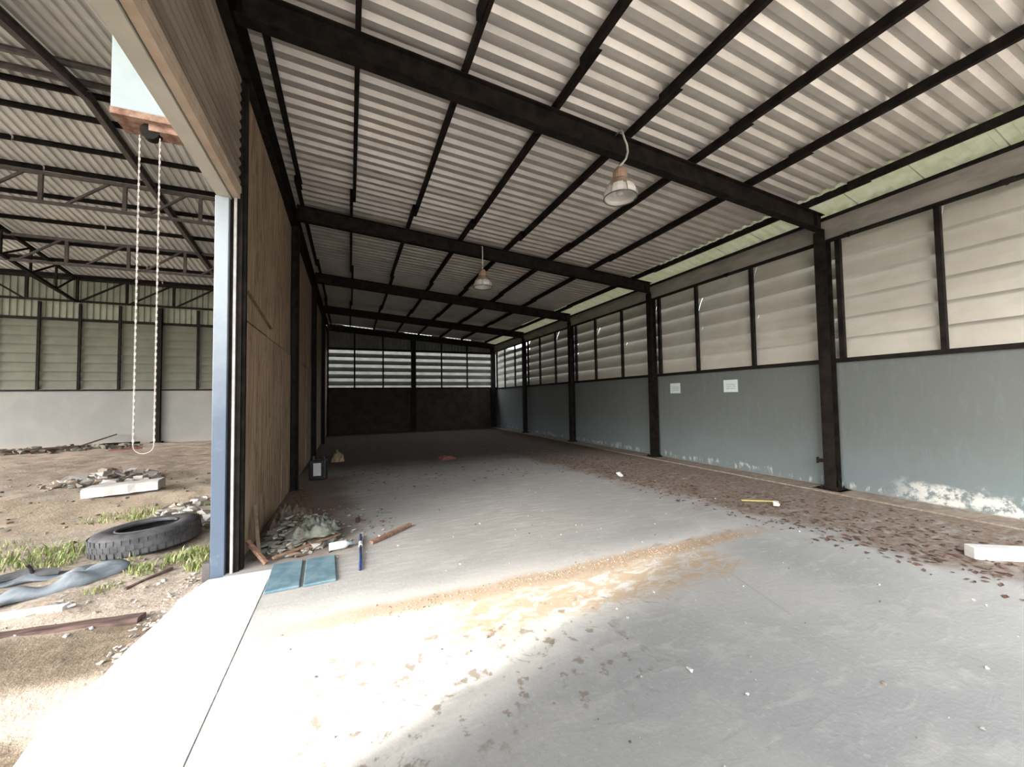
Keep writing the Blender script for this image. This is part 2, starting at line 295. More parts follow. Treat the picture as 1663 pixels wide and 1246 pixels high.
# ------------------------------------------------------------------ mesh helpers
class MB:
    def __init__(s): s.v = []; s.f = []
    def raw(s, vs_, fs):
        b = len(s.v); s.v += [tuple(p) for p in vs_]; s.f += [tuple(i+b for i in q) for q in fs]; return s
    def box(s, x0, x1, y0, y1, z0, z1):
        return s.raw([(x0,y0,z0),(x1,y0,z0),(x1,y1,z0),(x0,y1,z0),(x0,y0,z1),(x1,y0,z1),(x1,y1,z1),(x0,y1,z1)],
                     [(0,3,2,1),(4,5,6,7),(0,1,5,4),(1,2,6,5),(2,3,7,6),(3,0,4,7)])
    def bar(s, a, b, w, h, upv=(0, 0, 1)):
        a = Vector(a); b = Vector(b); d = (b-a).normalized(); upv = Vector(upv)
        if abs(d.dot(upv)) > .99: upv = Vector((0, 1, 0))
        r = d.cross(upv).normalized(); u = r.cross(d)
        vs_ = [e + r*i*w/2 + u*j*h/2 for e in (a, b) for i, j in ((-1,-1),(1,-1),(1,1),(-1,1))]
        return s.raw(vs_, [(0,1,2,3),(7,6,5,4),(0,4,5,1),(1,5,6,2),(2,6,7,3),(3,7,4,0)])
    def prism(s, prof, a, b, r, u):
        """extrude a closed 2D profile from a to b; r,u are its axes"""
        a = Vector(a); b = Vector(b); r = Vector(r); u = Vector(u); n = len(prof)
        vs_ = [e + r*p[0] + u*p[1] for e in (a, b) for p in prof]
        return s.raw(vs_, [tuple(range(n))[::-1], tuple(range(n, 2*n))] + [(i, (i+1) % n, n+(i+1) % n, n+i) for i in range(n)])
    def ibeam(s, a, b, w, h, t, upv=(0, 0, 1)):
        a = Vector(a); b = Vector(b); d = (b-a).normalized(); r = d.cross(Vector(upv)).normalized(); u = r.cross(d)
        W, Hh, q = w/2, h/2, t/2
        p = [(-W,-Hh),(W,-Hh),(W,-Hh+t),(q,-Hh+t),(q,Hh-t),(W,Hh-t),(W,Hh),(-W,Hh),(-W,Hh-t),(-q,Hh-t),(-q,-Hh+t),(-W,-Hh+t)]
        n = 12; vs_ = [e + r*x + u*y for e in (a, b) for x, y in p]
        caps = [(0,1,2,11),(3,4,9,10),(8,5,6,7),(2,3,10,11),(4,5,8,9)]
        caps = [(0,1,2,3,10,11),(3,4,9,10),(4,5,6,7,8,9)]
        return s.raw(vs_, [c[::-1] for c in caps] + [tuple(i+n for i in c) for c in caps] + [(i, (i+1) % n, n+(i+1) % n, n+i) for i in range(n)])
    def channel(s, a, b, w, h, t, upv=(0, 0, 1)):
        a = Vector(a); b = Vector(b); d = (b-a).normalized(); r = d.cross(Vector(upv)).normalized(); u = r.cross(d)
        W, Hh = w/2, h/2
        p = [(-W,-Hh),(W,-Hh),(W,-Hh+t),(-W+t,-Hh+t),(-W+t,Hh-t),(W,Hh-t),(W,Hh),(-W,Hh)]
        n = 8; vs_ = [e + r*x + u*y for e in (a, b) for x, y in p]
        caps = [(0,1,2,3),(0,3,4,7),(4,5,6,7)]
        return s.raw(vs_, [c[::-1] for c in caps] + [tuple(i+n for i in c) for c in caps] + [(i, (i+1) % n, n+(i+1) % n, n+i) for i in range(n)])
    def tube(s, pts, r, n=8, closed=False):
        pts = [Vector(p) for p in pts]; m = len(pts); rings = []; prev = None
        for i, p in enumerate(pts):
            d = (pts[(i+1) % m] - pts[i-1]) if closed else (pts[min(i+1, m-1)] - pts[max(i-1, 0)])
            d.normalize(); ref = prev if prev is not None else (Vector((0,0,1)) if abs(d.z) < .9 else Vector((1,0,0)))
            x = (ref - d*ref.dot(d)).normalized(); prev = x; y = d.cross(x); rr = r[i] if isinstance(r, (list, tuple)) else r
            rings.append([p + x*rr*math.cos(2*math.pi*k/n) + y*rr*math.sin(2*math.pi*k/n) for k in range(n)])
        vs_ = [q for g in rings for q in g]; fs = []
        for i in range(m if closed else m-1):
            j = (i+1) % m
            for k in range(n): fs.append((i*n+k, i*n+(k+1) % n, j*n+(k+1) % n, j*n+k))
        if not closed: fs += [tuple(range(n))[::-1], tuple(range((m-1)*n, m*n))]
        return s.raw(vs_, fs)
    def lathe(s, prof, c=(0, 0, 0), n=24, facet=None, caps=True):
        c = Vector(c); vs_ = []; fs = []; m = len(prof)
        for r, z in prof:
            for k in range(n):
                a = 2*math.pi*k/n; rr = r*(1 + (0 if not facet else facet*(k % 2)))
                vs_.append(c + Vector((rr*math.cos(a), rr*math.sin(a), z)))
        for i in range(m-1):
            for k in range(n): fs.append((i*n+k, i*n+(k+1) % n, (i+1)*n+(k+1) % n, (i+1)*n+k))
        if caps and prof[0][0] > 1e-4 : fs.append(tuple(range(n))[::-1])
        if caps and prof[-1][0] > 1e-4: fs.append(tuple(range((m-1)*n, m*n)))
        return s.raw(vs_, fs)
    def chunk(s, c, sx, sy_, sz, rnd=random):
        """an irregular lump: a jittered box with cut corners, 8-12 faces"""
        bm = bmesh.new()
        for i in range(9):
            v = Vector((rnd.uniform(-1,1), rnd.uniform(-1,1), rnd.uniform(-1,1)))
            mx = max(abs(v.x), abs(v.y), abs(v.z)); v /= max(mx, .2); bm.verts.new((v.x*sx/2, v.y*sy_/2, v.z*sz/2))
        bmesh.ops.convex_hull(bm, input=bm.verts); bm.verts.ensure_lookup_table()
        used = [v for v in bm.verts if v.link_faces]; ix = {v: i for i, v in enumerate(used)}
        rot = Matrix.Rotation(rnd.uniform(0, 6.28), 3, 'Z'); c = Vector(c)
        vs_ = [rot @ v.co + c for v in used]; fs = [tuple(ix[v] for v in f.verts) for f in bm.faces]; bm.free()
        return s.raw(vs_, fs)
    def mesh(s, name):
        me = bpy.data.meshes.new(name); me.from_pydata(s.v, [], s.f); me.update(); return me

def tag(o, label=None, cat=None, kind=None, group=None):
    if label: o['label'] = label
    if cat: o['category'] = cat
    if kind: o['kind'] = kind
    if group: o['group'] = group
    return o
def link(name, me, mat, parent=None, loc=None, smooth=False):
    o = bpy.data.objects.new(name, me); COL.objects.link(o)
    if mat is not None and not me.materials: me.materials.append(mat)
    if parent is not None:
        o.parent = parent
    if loc is not None: o.location = loc
    if smooth:
        for p in me.polygons: p.use_smooth = True
    return o
def make(name, mb, mat, parent=None, loc=None, smooth=False): return link(name, mb.mesh(name), mat, parent, loc, smooth)
def bevel(o, w=0.01, seg=2):
    m = o.modifiers.new('bevel', 'BEVEL'); m.width = w; m.segments = seg; m.limit_method = 'ANGLE'; return o
def empty(name, loc, label=None, cat=None, kind=None, group=None, rz=0.0):
    o = bpy.data.objects.new(name, None); COL.objects.link(o); o.location = loc; o.rotation_euler = (0, 0, rz); o.empty_display_size = 0.2
    return tag(o, label, cat, kind, group)

# ------------------------------------------------------------------ layout numbers (metres)
YS = [3.83 + 4.0*k for k in range(5)]          # frame lines, the last is the end wall
XL, XR, YE = -1.0, 7.46, 19.90
def zraf(x): return 4.88 - 0.070*(x + 1)       # underside of the lean-to rafters
def zsheet(x): return zraf(x) + 0.27 + 0.105   # underside of the roof sheets
RIDGE_Y, RIDGE_Z = 10.15, 7.98
def zyard(y): return RIDGE_Z - 0.15*abs(y - RIDGE_Y)   # underside of the yard roof sheets

# ------------------------------------------------------------------ ground and floor
g = MB().box(-60, 60, -60, 60, -0.4, -0.09)
tag(make('ground', g, M['forecourt']), 'pale dusty open ground around the sheds', 'ground', 'structure')
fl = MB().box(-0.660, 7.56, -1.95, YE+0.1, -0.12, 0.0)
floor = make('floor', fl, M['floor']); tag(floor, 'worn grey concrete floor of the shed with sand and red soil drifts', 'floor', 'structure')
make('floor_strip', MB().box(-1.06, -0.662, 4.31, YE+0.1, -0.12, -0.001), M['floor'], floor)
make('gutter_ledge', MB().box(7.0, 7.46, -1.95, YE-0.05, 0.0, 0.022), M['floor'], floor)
# threshold apron with a ragged outer edge, cut into slabs
edge = [(-1.42,0.2),(-1.40,1.0),(-1.44,1.7),(-1.36,2.2),(-1.35,2.48),(-1.385,2.83),(-1.33,3.05),(-1.30,3.3),(-1.29,3.55),(-1.265,3.8),(-1.25,3.95),(-1.20,4.12),(-1.17,4.28)]
def apron_piece(i0, i1, y0, y1):
    pts = [p for p in edge if y0 < p[1] < y1]
    def ex(y):
        for a, b in zip(edge, edge[1:]):
            if a[1] <= y <= b[1]: return a[0] + (b[0]-a[0])*(y-a[1])/(b[1]-a[1])
        return edge[-1][0]
    left = [(ex(y0), y0)] + pts + [(ex(y1), y1)]
    top = [(x+0.015*math.sin(9*y), y) for x, y in left]; right = [(i1, y1), (i0, y0)]
    poly = [(p[0], p[1]) for p in top] + right
    n = len(poly); vs_ = [(x, y, 0.004) for x, y in poly] + [(x - (0.05 if k < n-2 else 0), y, -0.11) for k, (x, y) in enumerate(poly)]
    return MB().raw(vs_, [tuple(range(n))[::-1], tuple(range(n, 2*n))] + [(k, (k+1) % n, n+(k+1) % n, n+k) for k in range(n)])
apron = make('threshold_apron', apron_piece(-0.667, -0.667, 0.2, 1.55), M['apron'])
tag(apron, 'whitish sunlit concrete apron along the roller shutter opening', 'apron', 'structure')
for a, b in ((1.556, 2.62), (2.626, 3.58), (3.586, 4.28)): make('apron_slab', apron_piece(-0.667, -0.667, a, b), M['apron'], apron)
# yard soil
def yard():
    nx, ny = 150, 210; x0, x1, y0, y1 = -21.0, -1.07, -2.0, 20.0; vs_ = []; fs = []
    from mathutils import noise as mn
    for j in range(ny+1):
        for i in range(nx+1):
            u = i/nx; x = x1 + (x0-x1)*(u**1.7); y = y0 + (y1-y0)*(j/ny)
            h = 0.055*mn.noise((x*0.7, y*0.7, 0)) + 0.03*mn.noise((x*2.6, y*2.6, 3)) + 0.016*mn.noise((x*9, y*9, 5))
            e = min(1.0, max(0.0, (-1.05-x)/0.7)) ; h = -0.035 + h*(0.35+0.65*e)
            if y > 19.0: h += 0.03
            vs_.append((x, y, max(h, -0.085)))
    for j in range(ny):
        for i in range(nx):
            a = j*(nx+1)+i; fs.append((a, a+nx+1, a+nx+2, a+1))
    return MB().raw(vs_, fs)
yo = make('ground_yard', yard(), M['yard'], smooth=True); tag(yo, 'rough sandy brown soil of the yard left of the shutter opening', 'ground', 'structure')
from mathutils import noise as mnoise
def hy(x, y):
    e = min(1.0, max(0.0, (-1.05-x)/0.7))
    h = 0.055*mnoise.noise((x*0.7, y*0.7, 0)) + 0.03*mnoise.noise((x*2.6, y*2.6, 3)) + 0.016*mnoise.noise((x*9, y*9, 5))
    return max(-0.035 + h*(0.35+0.65*e), -0.085)

# ------------------------------------------------------------------ lean-to roof
def ribbed(L0, L1, w, z0, z1, ribs=4, rib_h=0.040, thick=0.004):
    """roof sheet: runs from L0 to L1 along local x, width w along local y from 0, ribs stand up"""
    pr = []; p = w/ribs
    for k in range(ribs):
        o = k*p; pr += [(o, 0), (o+p*0.38, 0), (o+p*0.48, rib_h), (o+p*0.76, rib_h)]
    pr.append((w+0.01, 0)); n = len(pr)
    vs_ = [(L, y, z+zz) for (L, zz) in ((L0, z0), (L1, z1)) for y, z in pr] + [(L, y, z+zz+thick) for (L, zz) in ((L0, z0), (L1, z1)) for y, z in pr]
    fs = []
    for i in range(n-1):
        fs.append((i, i+1, n+i+1, n+i)); fs.append((2*n+i, 3*n+i, 3*n+i+1, 2*n+i+1))
        fs.append((i, 2*n+i, 2*n+i+1, i+1)); fs.append((n+i, n+i+1, 3*n+i+1, 3*n+i))
    return MB().raw(vs_, fs)
ceil = empty('ceiling', (0, 0, 0), 'sloping zinc sheet roof of the right hand shed on dark purlins', 'roof', 'structure')
SW = 0.76
me_s = ribbed(-1.25, 6.80, SW, zsheet(-1.25), zsheet(6.80)).mesh('roof_sheet')
me_t = ribbed(6.74, 7.80, SW, zsheet(6.74)+0.006, 4.47).mesh('skylight_sheet')
ns = 29
for k in range(ns):
    y = -1.97 + SW*k  # sheets ahead of the front frame are unseen, added to block sun
    link('roof_sheet', me_s, M['sheet'], ceil, (0, y, random.uniform(0, 0.002)))
    link('skylight_sheet', me_t, M['fibre'], ceil, (0, y, 0))
PX = [-0.78, 0.05, 1.10, 2.20, 3.24, 4.36, 5.50, 6.84]
cuts = [-1.95, 2.95, 6.95, 10.95, 14.95, 19.88]
for i, x in enumerate(PX):
    for k in range(5):
        dx = 0.022 if k % 2 else -0.022
        z = zraf(x) + 0.27 + 0.052
        a, b = cuts[k], cuts[k+1] + (0.25 if k < 4 else 0)
        make('purlin', MB().channel((x+dx, a, z), (x+dx, b, z), 0.05, 0.104, 0.006), M['steel'], ceil)

names = ['first from the opening carrying the near lamp', 'second from the opening', 'third from the opening in dimmer light', 'fourth from the opening deep in the shed']
for k, y in enumerate(YS[:4]):
    e = empty('steel_rafter', (XL, y, zraf(XL)), 'dark sloping steel rafter, ' + names[k], 'rafter', group='rafters of the right hand shed')
    o = Vector((XL, y, zraf(XL)))
    a = Vector((-0.895, y, zraf(-0.895)+0.135)); b = Vector((7.30, y, zraf(7.30)+0.135))
    make('beam', MB().ibeam(a-o, b-o, 0.12, 0.27, 0.012), M['steel'], e)
    
    # stiffener gussets
    for x in (XL+0.16, 7.12):
        make('gusset', MB().raw([(x-XL-.008, -.055, zraf(x)-o.z+.01), (x-XL+.008, -.055, zraf(x)-o.z+.01), (x-XL+.008, .055, zraf(x)-o.z+.01), (x-XL-.008, .055, zraf(x)-o.z+.01),
             (x-XL-.008, -.055, zraf(x)-o.z+.26), (x-XL+.008, -.055, zraf(x)-o.z+.26), (x-XL+.008, .055, zraf(x)-o.z+.26), (x-XL-.008, .055, zraf(x)-o.z+.26)],
             [(0,3,2,1),(4,5,6,7),(0,1,5,4),(1,2,6,5),(2,3,7,6),(3,0,4,7)]), M['steel'], e)

# ------------------------------------------------------------------ right wall
ZP, ZT = 2.12, 4.14
wr = make('wall_right', MB().box(7.46, 7.62, -1.95, YE+0.1, -0.1, ZP-0.03), M['plaster'])
tag(wr, 'blue grey plastered right wall with cream louvres above', 'wall', 'structure')
make('sill_rail', MB().box(7.41, 7.60, -1.95, YE, ZP-0.03, ZP+0.035), M['steel'], wr)
eb = MB().channel((7.37, -0.4, 4.30), (7.37, YE, 4.30), 0.07, 0.30, 0.008)
make('eave_beam', MB().box(7.335, 7.41, -1.95, YE, 4.14, 4.47), M['beam_pale'], wr)
make('eave_flange', MB().box(7.31, 7.44, -1.95, YE, 4.115, 4.14), M['steel'], wr)
make('eave_flange', MB().box(7.29, 7.44, -1.95, YE, 4.47, 4.50), M['steel'], wr)
make('eave_closure', MB().box(7.40, 7.43, -1.95, YE, 4.50, 4.56), M['steel'], wr)
for y in (1.85, 3.45, 5.6):
    make('bracket', MB().box(7.285, 7.33, y-0.06, y+0.06, 4.085, 4.14).box(7.29, 7.31, y-0.012, y+0.012, 4.06, 4.09), M['steel'], wr)
def slat_mesh(L, drop, tilt_x, wall='x', corr=0):
    """one louvre strip: L long, its inner lower edge at the origin; leans outwards going up, with a rolled lip"""
    t = 0.004
    pr = [(0.012, 0.018), (0.0, 0.0), (tilt_x*0.25, drop*0.33), (tilt_x*0.62, drop*0.70), (tilt_x, drop), (tilt_x+0.012, drop+0.004)]
    n = len(pr)
    vs_ = [(x, y, z) for y in (0.0, L) for x, z in pr] + [(x+t, y, z+0.001) for y in (0.0, L) for x, z in pr]
    fs = []
    for i in range(n-1):
        fs.append((i, i+1, n+i+1, n+i)); fs.append((2*n+i, 3*n+i, 3*n+i+1, 2*n+i+1))
    fs += [(i, 2*n+i, 2*n+i+1, i+1) for i in range(n-1)] + [(n+i, n+i+1, 3*n+i+1, 3*n+i) for i in range(n-1)]
    fs += [(0, n, 3*n, 2*n), (n-1, 3*n-1, 4*n-1, 2*n-1)]
    return MB().raw(vs_, fs)
PITCH_S = (ZT-ZP-0.035)/6.0
bays = [(YS[0]-4.0, YS[0])] + [(YS[k], YS[k+1]) for k in range(4)]
L3 = 4.0/3.0
me_cl = slat_mesh(L3, 0.42, 0.18).mesh('louvre_slat'); me_op = slat_mesh(L3, 0.21, 0.10).mesh('louvre_slat')
for bi, (ya, yb) in enumerate(bays):
    for j in range(3):
        if bi == 0 and j == 0: continue
        y = ya + L3*j
        for r in range(6):
            z = ZP + 0.04 + PITCH_S*r
            last = bi == 4
            o = link('louvre_slat', me_op if last else me_cl, M['slat'], wr, (7.472 + random.uniform(0, .010), y, z))
            if r == 5 and not last: o.scale = (1, 1, 1.0)
            o.rotation_euler = (0, random.uniform(-0.012, 0.012) if bi > 0 else random.uniform(-0.01, 0.01), 0)
        if not (bi == 0 and j < 1):
            make('mullion', MB().box(7.40, 7.47, y+(0.10 if j == 0 else -0.03), y+(0.17 if j == 0 else 0.03), ZP+0.035, 4.12), M['steel'], wr)
    make('mullion', MB().box(7.40, 7.47, yb-0.20, yb-0.13, ZP+0.035, 4.12), M['steel'], wr)

cn = ['first from the opening, beside the flaking wall foot', 'second from the opening, left of the two notices', 'third from the opening', 'fourth from the opening, half lost in the dark']
for k, y in enumerate(YS[:4]):
    e = empty('steel_column', (7.30, y, 0.022), 'dark steel wall column, ' + cn[k], 'column', group='columns of the right wall')
    top = zraf(7.35)
    make('shaft', MB().ibeam((0.01, 0, 0.012), (0.01, 0, top-0.03), 0.17, 0.16, 0.010, upv=(1, 0, 0)), M['steel'], e)
    make('base_plate', MB().box(-0.13, 0.13, -0.14, 0.14, 0, 0.014), M['steel'], e)
    make('footing', MB().box(-0.20, 0.15, -0.20, 0.20, -0.022, 0.0), M['hazard'], e)
    for dx in (-0.10, 0.09):
        for dy in (-0.11, 0.11):
            make('anchor_bolt', MB().lathe([(0.016, 0.014), (0.016, 0.030), (0.008, 0.031), (0.008, 0.055)], (dx, dy, 0), 8), M['steel'], e)
    if k == 0:
        make('bracket', MB().box(-0.10, -0.07, 0.085, 0.16, 0.42, 0.48).box(-0.11, -0.06, 0.15, 0.165, 0.40, 0.50), M['steel'], e)
        for s in (-1, 1):
            make('stiffener', MB().raw([(-.01, s*.085, .014), (.02, s*.085, .014), (.02, s*.135, .014), (-.01, s*.135, .014), (-.01, s*.085, .15), (.02, s*.085, .15)],
                 [(0,1,2,3),(0,4,5,1),(0,3,4),(1,5,2),(3,2,5,4)]), M['steel'], e)

# ------------------------------------------------------------------ end wall
wb = make('wall_back', MB().box(XL-0.05, 7.46, YE, YE+0.15, -0.1, 2.14), M['brown_wall'])
tag(wb, 'dark brown end wall of the shed under open louvre strips', 'wall', 'structure')
make('sill_rail', MB().box(XL, 7.46, YE-0.04, YE+0.12, 2.14, 2.20), M['steel'], wb)
make('louvre_head', MB().box(XL, 7.46, YE-0.03, YE+0.06, 4.02, 4.10), M['steel'], wb)
vx = [-1.0, 0.22, 1.52, 2.98, 4.42, 5.80, 7.26]
for i, x in enumerate(vx):
    w = 0.12 if i in (3, 6) else (0.10 if i == 0 else 0.035)
    make('post' if i in (0, 3, 6) else 'mullion', MB().box(x-w, x+w, YE-0.12 if w > .05 else YE-0.05, YE-0.005, 0.0 if i in (0, 3, 6) else 2.2, zraf(x)+0.1), M['steel'], wb)
for i in range(6):
    L = vx[i+1]-vx[i]-0.02
    ms = slat_mesh(L, 0.205, 0.10).mesh('louvre_slat')
    for r in range(6):
        o = link('louvre_slat', ms, M['clad_dark'], wb, (vx[i+1]-0.01, YE+0.01, 2.30+0.338*r - (0.0))); o.rotation_euler = (0, 0, math.pi/2)
# ribbed cladding between louvres and roof
for i in range(12):
    x0 = XL + i*0.705; x1 = x0+0.705; pr = []
    n = 4; p = 0.705/n; vs_ = []; fs = []
    for k in range(n):
        pr += [(x0+k*p, 0), (x0+k*p+p*.55, 0), (x0+k*p+p*.65, 0.03), (x0+k*p+p*.9, 0.03)]
    pr.append((x1+0.005, 0)); m_ = len(pr)
    vs_ = [(x, YE+0.03+d, 4.08) for x, d in pr] + [(x, YE+0.03+d, zsheet(x)-(0.005 if i in (0,3,4,7,10) else 0.03)) for x, d in pr]
    fs = [(q, q+1, m_+q+1, m_+q) for q in range(m_-1)]
    o = make('cladding_sheet', MB().raw(vs_, fs), M['clad_dark'], wb); sm = o.modifiers.new('thickness', 'SOLIDIFY'); sm.thickness = 0.004
make('end_rafter', MB().ibeam((XL, YE-0.06, zraf(XL)+0.135), (7.4, YE-0.06, zraf(7.4)+0.135), 0.12, 0.27, 0.012), M['steel'], wb)

# ------------------------------------------------------------------ left partition
wl = make('wall_left', MB().box(-1.03, -0.985, 4.50, YE, -0.05, 4.74), M['brown_wall'])
tag(wl, 'weathered brown plywood partition on the left of the shed', 'wall', 'structure')
y = 4.47; rp = random.Random(3)
while y < YE-0.2:
    w = min(1.20, YE-0.02-y)
    for z0, z1 in ((0.03, 2.40), (2.415, 4.72)):
        o = make('plywood_panel', MB().box(-0.012, 0.0, 0.004, w-0.004, 0, z1-z0), M['ply'], wl, (-0.968+rp.uniform(-.004, .006), y, z0))
        o.rotation_euler = (0, rp.uniform(-.002, .004), rp.uniform(-.002, .002))
    y += 1.20
for z in (4.745,):
    make('top_beam', MB().channel((-0.95, -1.95, 4.94), (-0.95, YE-0.2, 4.94), 0.10, 0.38, 0.008), M['steel'], wl)
# studs standing proud of the boards deeper in
for yy in (7.83, 11.83, 15.83):
    make('stud', MB().ibeam((-0.90, yy, 0.0), (-0.90, yy, 4.75), 0.12, 0.12, 0.008, upv=(1, 0, 0)), M['steel'], wl)
make('end_stud', MB().box(-0.985, -0.93, 4.41, 4.468, 0, 4.74), M['steel'], wl)
make('diagonal_lath', MB().bar((-0.958, 4.55, 2.70), (-0.958, 5.85, 2.54), 0.012, 0.05, upv=(1, 0, 0)), M['wood_pale'], wl)
# near jamb wall beside the camera, its front panels added out of view to block sun, and the wall over the shutter, up to the yard roof
for ya, yb in ((-1.95, -0.80), (-0.80, 0.28), (0.28, 1.36)):
    for z0, z1 in ((0.0, 2.40), (2.41, 4.72)):
        make('plywood_panel', MB().box(-1.03, -0.98, ya+.003, yb-.003, z0, z1), M['ply'], wl)
uc = MB(); 
ys_ = [-0.3 + 0.1*k for k in range(203)]
prof = [(-1.02 - (0.03 if (k % 4) in (2, 3) else 0), yv) for k, yv in enumerate(ys_)]
n = len(prof)
uc.raw([(x, yv, 5.13) for x, yv in prof] + [(x, yv, zyard(yv)-0.02) for x, yv in prof], [(k, k+1, n+k+1, n+k) for k in range(n-1)])
make('upper_cladding', uc, M['clad_dark'], wl)

# ------------------------------------------------------------------ roller shutter and its guide
rs = empty('roller_shutter', (-1.05, 2.9, 0), 'raised brown roller shutter with beige bottom rail and pale blue guide post', 'shutter')
rb = Vector((1.05, -2.9, 0))
def rel(mb): mb.v = [(x+1.05, y-2.9, z) for x, y, z in mb.v]; return mb
Y0S, Y1S = 1.40, 4.40
for k in range(12):
    z = 3.665 + 0.092*k
    pr = [(-0.012, 0), (0.0, 0), (0.020, 0.012), (0.032, 0.034), (0.032, 0.054), (0.020, 0.076), (0.0, 0.088), (-0.012, 0.088), (-0.006, 0.045)]
    make('shutter_slat', rel(MB().prism(pr, (-1.005, Y0S, z), (-1.005, Y1S, z), (1, 0, 0), (0, 0, 1))), M['shutter'], rs)
make('bottom_rail', rel(MB().box(-1.035, -0.975, Y0S, Y1S+0.02, 3.545, 3.60).box(-1.015, -0.965, Y0S, Y1S+0.02, 3.60, 3.66)), M['bar'], rs)
make('lintel', rel(MB().box(-1.155, -1.045, Y0S, Y1S+0.03, 3.53, 3.75).box(-1.10, -1.04, Y0S, Y1S, 3.75, 4.70)), M['lintel'], rs)
gp = MB().box(-1.165, -1.055, 4.33, 4.42, -0.03, 3.53)
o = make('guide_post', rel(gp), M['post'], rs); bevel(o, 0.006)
make('guide_slot', rel(MB().box(-1.055, -1.018, 4.38, 4.42, 0.0, 3.54)), M['steel'], rs)
make('guide_lip', rel(MB().box(-1.018, -0.996, 4.345, 4.42, 0.0, 3.54)), M['white_lip'], rs)
make('guide_back', rel(MB().box(-0.996, -0.955, 4.37, 4.412, 0.0, 4.74)), M['steel'], rs)
make('guide_foot', rel(MB().box(-1.22, -1.165, 4.33, 4.40, -0.05, 0.13)), M['steel_grey'], rs)
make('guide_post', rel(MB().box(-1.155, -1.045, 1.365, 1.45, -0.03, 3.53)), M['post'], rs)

# chain hoist box
hb = empty('chain_hoist', (-1.37, 3.55, 3.70), 'pale blue hoist box with hanging chain under the shutter lintel', 'hoist')
o = make('housing', MB().box(-0.205, 0.185, 0.0, 0.30, 0.0, 0.56), M['box'], hb); bevel(o, 0.012)
o = make('bracket', MB().box(-0.20, 0.21, -0.01, 0.22, -0.05, -0.002).box(0.0, 0.19, 0.03, 0.16, -0.10, -0.05), M['rust'], hb)
w = MB().lathe([(0.03, -0.03), (0.058, -0.03), (0.048, -0.01), (0.048, 0.01), (0.058, 0.03), (0.03, 0.03)], (0, 0, 0), 18)
o = make('chain_wheel', w, M['steel'], hb, (0.003, 0.07, -0.10)); o.rotation_euler = (0, math.pi/2, 0); o.rotation_euler = (math.pi/2, 0, 0)
for dx, zb in ((-0.055, -2.42), (0.062, -2.42)):
    c = MB(); z = -0.14; k = 0
    while z > zb:
        c.bar((dx, 0.05, z), (dx, 0.05, z-0.0235), 0.012 if k % 2 else 0.006, 0.006 if k % 2 else 0.012)
        z -= 0.024; k += 1
    tag(make('chain', c, M['chain'], hb), kind='stuff')
c = MB(); 
for k in range(14):
    a = math.pi*k/13; c.bar((0.003-0.0585*math.cos(a), 0.05, zb-0.0585*math.sin(a)), (0.003-0.0585*math.cos(a+.2), 0.05, zb-0.0585*math.sin(a+.2)), 0.005, 0.005)
make('chain_loop', c, M['chain'], hb)

# ------------------------------------------------------------------ yard building: roof, trusses, back wall
yr = empty('roof_yard', (0, 0, 0), 'high ribbed sheet roof over the yard on dark purlins', 'roof', 'structure')
def yard_sheet(y0, y1):
    mb = ribbed(0, 1, SW, 0, 0)
    vs_ = []
    for x, yv, z in mb.v:
        yy = y0 if x < .5 else y1; vs_.append((yv, yy, z + zyard(yy)))
    mb.v = vs_; return mb
m1 = yard_sheet(-0.30, RIDGE_Y).mesh('roof_sheet'); m2 = yard_sheet(RIDGE_Y, YE+0.5).mesh('roof_sheet')
for k in range(32):  # leftmost sheets lie out of view, added to keep sun off the yard
    x = -1.72 - SW*k
    link('roof_sheet', m1, M['sheet_yard'], yr, (x, 0, 0)); link('roof_sheet', m2, M['sheet_yard'], yr, (x, 0, 0))
for y in (9.35, 9.98, 10.34, 11.05, 12.12, 13.10, 14.35, 15.75, 17.1, 18.45, 19.75):
    z = zyard(y) - 0.06
    for a, b in ((-21, -13.0), (-12.95, -7.05), (-7.0, -1.05)):
        make('purlin', MB().channel((a, y + (0.02 if a < -10 else 0), z), (b, y + (0.02 if a < -10 else 0), z), 0.06, 0.11, 0.007), M['steel_grey'] if y < 10.2 else M['steel'], yr)
def truss(y, xs, depth, diag, label):
    zt = zyard(y) - 0.16; e = empty('lattice_truss', (-7, y, zt), label, 'truss', group='lattice trusses over the yard')
    s = lambda mb: (setattr(mb, 'v', [(a+7, b-y, c-zt) for a, b, c in mb.v]), mb)[1]
    mt = M['steel'] if y > 19 else M['steel_grey']
    make('top_chord', s(MB().box(-14, -1.2, y-.04, y+.04, zt-.08, zt)), mt, e)
    make('bottom_chord', s(MB().box(-14, -1.2, y-.04, y+.04, zt-depth, zt-depth+.07)), mt, e)
    for i, x in enumerate(xs):
        make('vertical', s(MB().box(x-.04, x+.04, y-.03, y+.03, zt-depth+.07, zt-.08)), mt, e)
    for i in range(len(xs)-1):
        x0, x1 = xs[i], xs[i+1]; L = x1-x0
        fa, fb = diag
        if xs[i] < -9.8 and y > 19: p, q = (x0+L*(1-fa), zt-depth+.06), (x0+L*(1-fb), zt-.06)
        else: p, q = (x0+L*fa, zt-depth+.06), (x0+L*fb, zt-.06)
        make('diagonal', s(MB().bar((p[0], y, p[1]), (q[0], y, q[1]), 0.05, 0.055)), mt, e)
truss(13.10, [-13.4, -11.8, -10.2, -8.6, -7.05, -5.46, -3.85, -2.3], 0.80, (0.30, 0.80), 'lattice truss crossing the yard roof nearest the shutter opening')
truss(16.55, [-12.8, -11.3, -9.8, -8.27, -6.77, -5.27, -3.8, -2.3], 0.86, (0.30, 0.92), 'lattice truss in the middle of the yard roof')
truss(19.70, [-13.6, -12.2, -10.88, -9.52, -8.08, -6.62, -5.2, -3.8, -2.4], 0.92, (0.08, 0.92), 'lattice truss standing against the yard back wall')
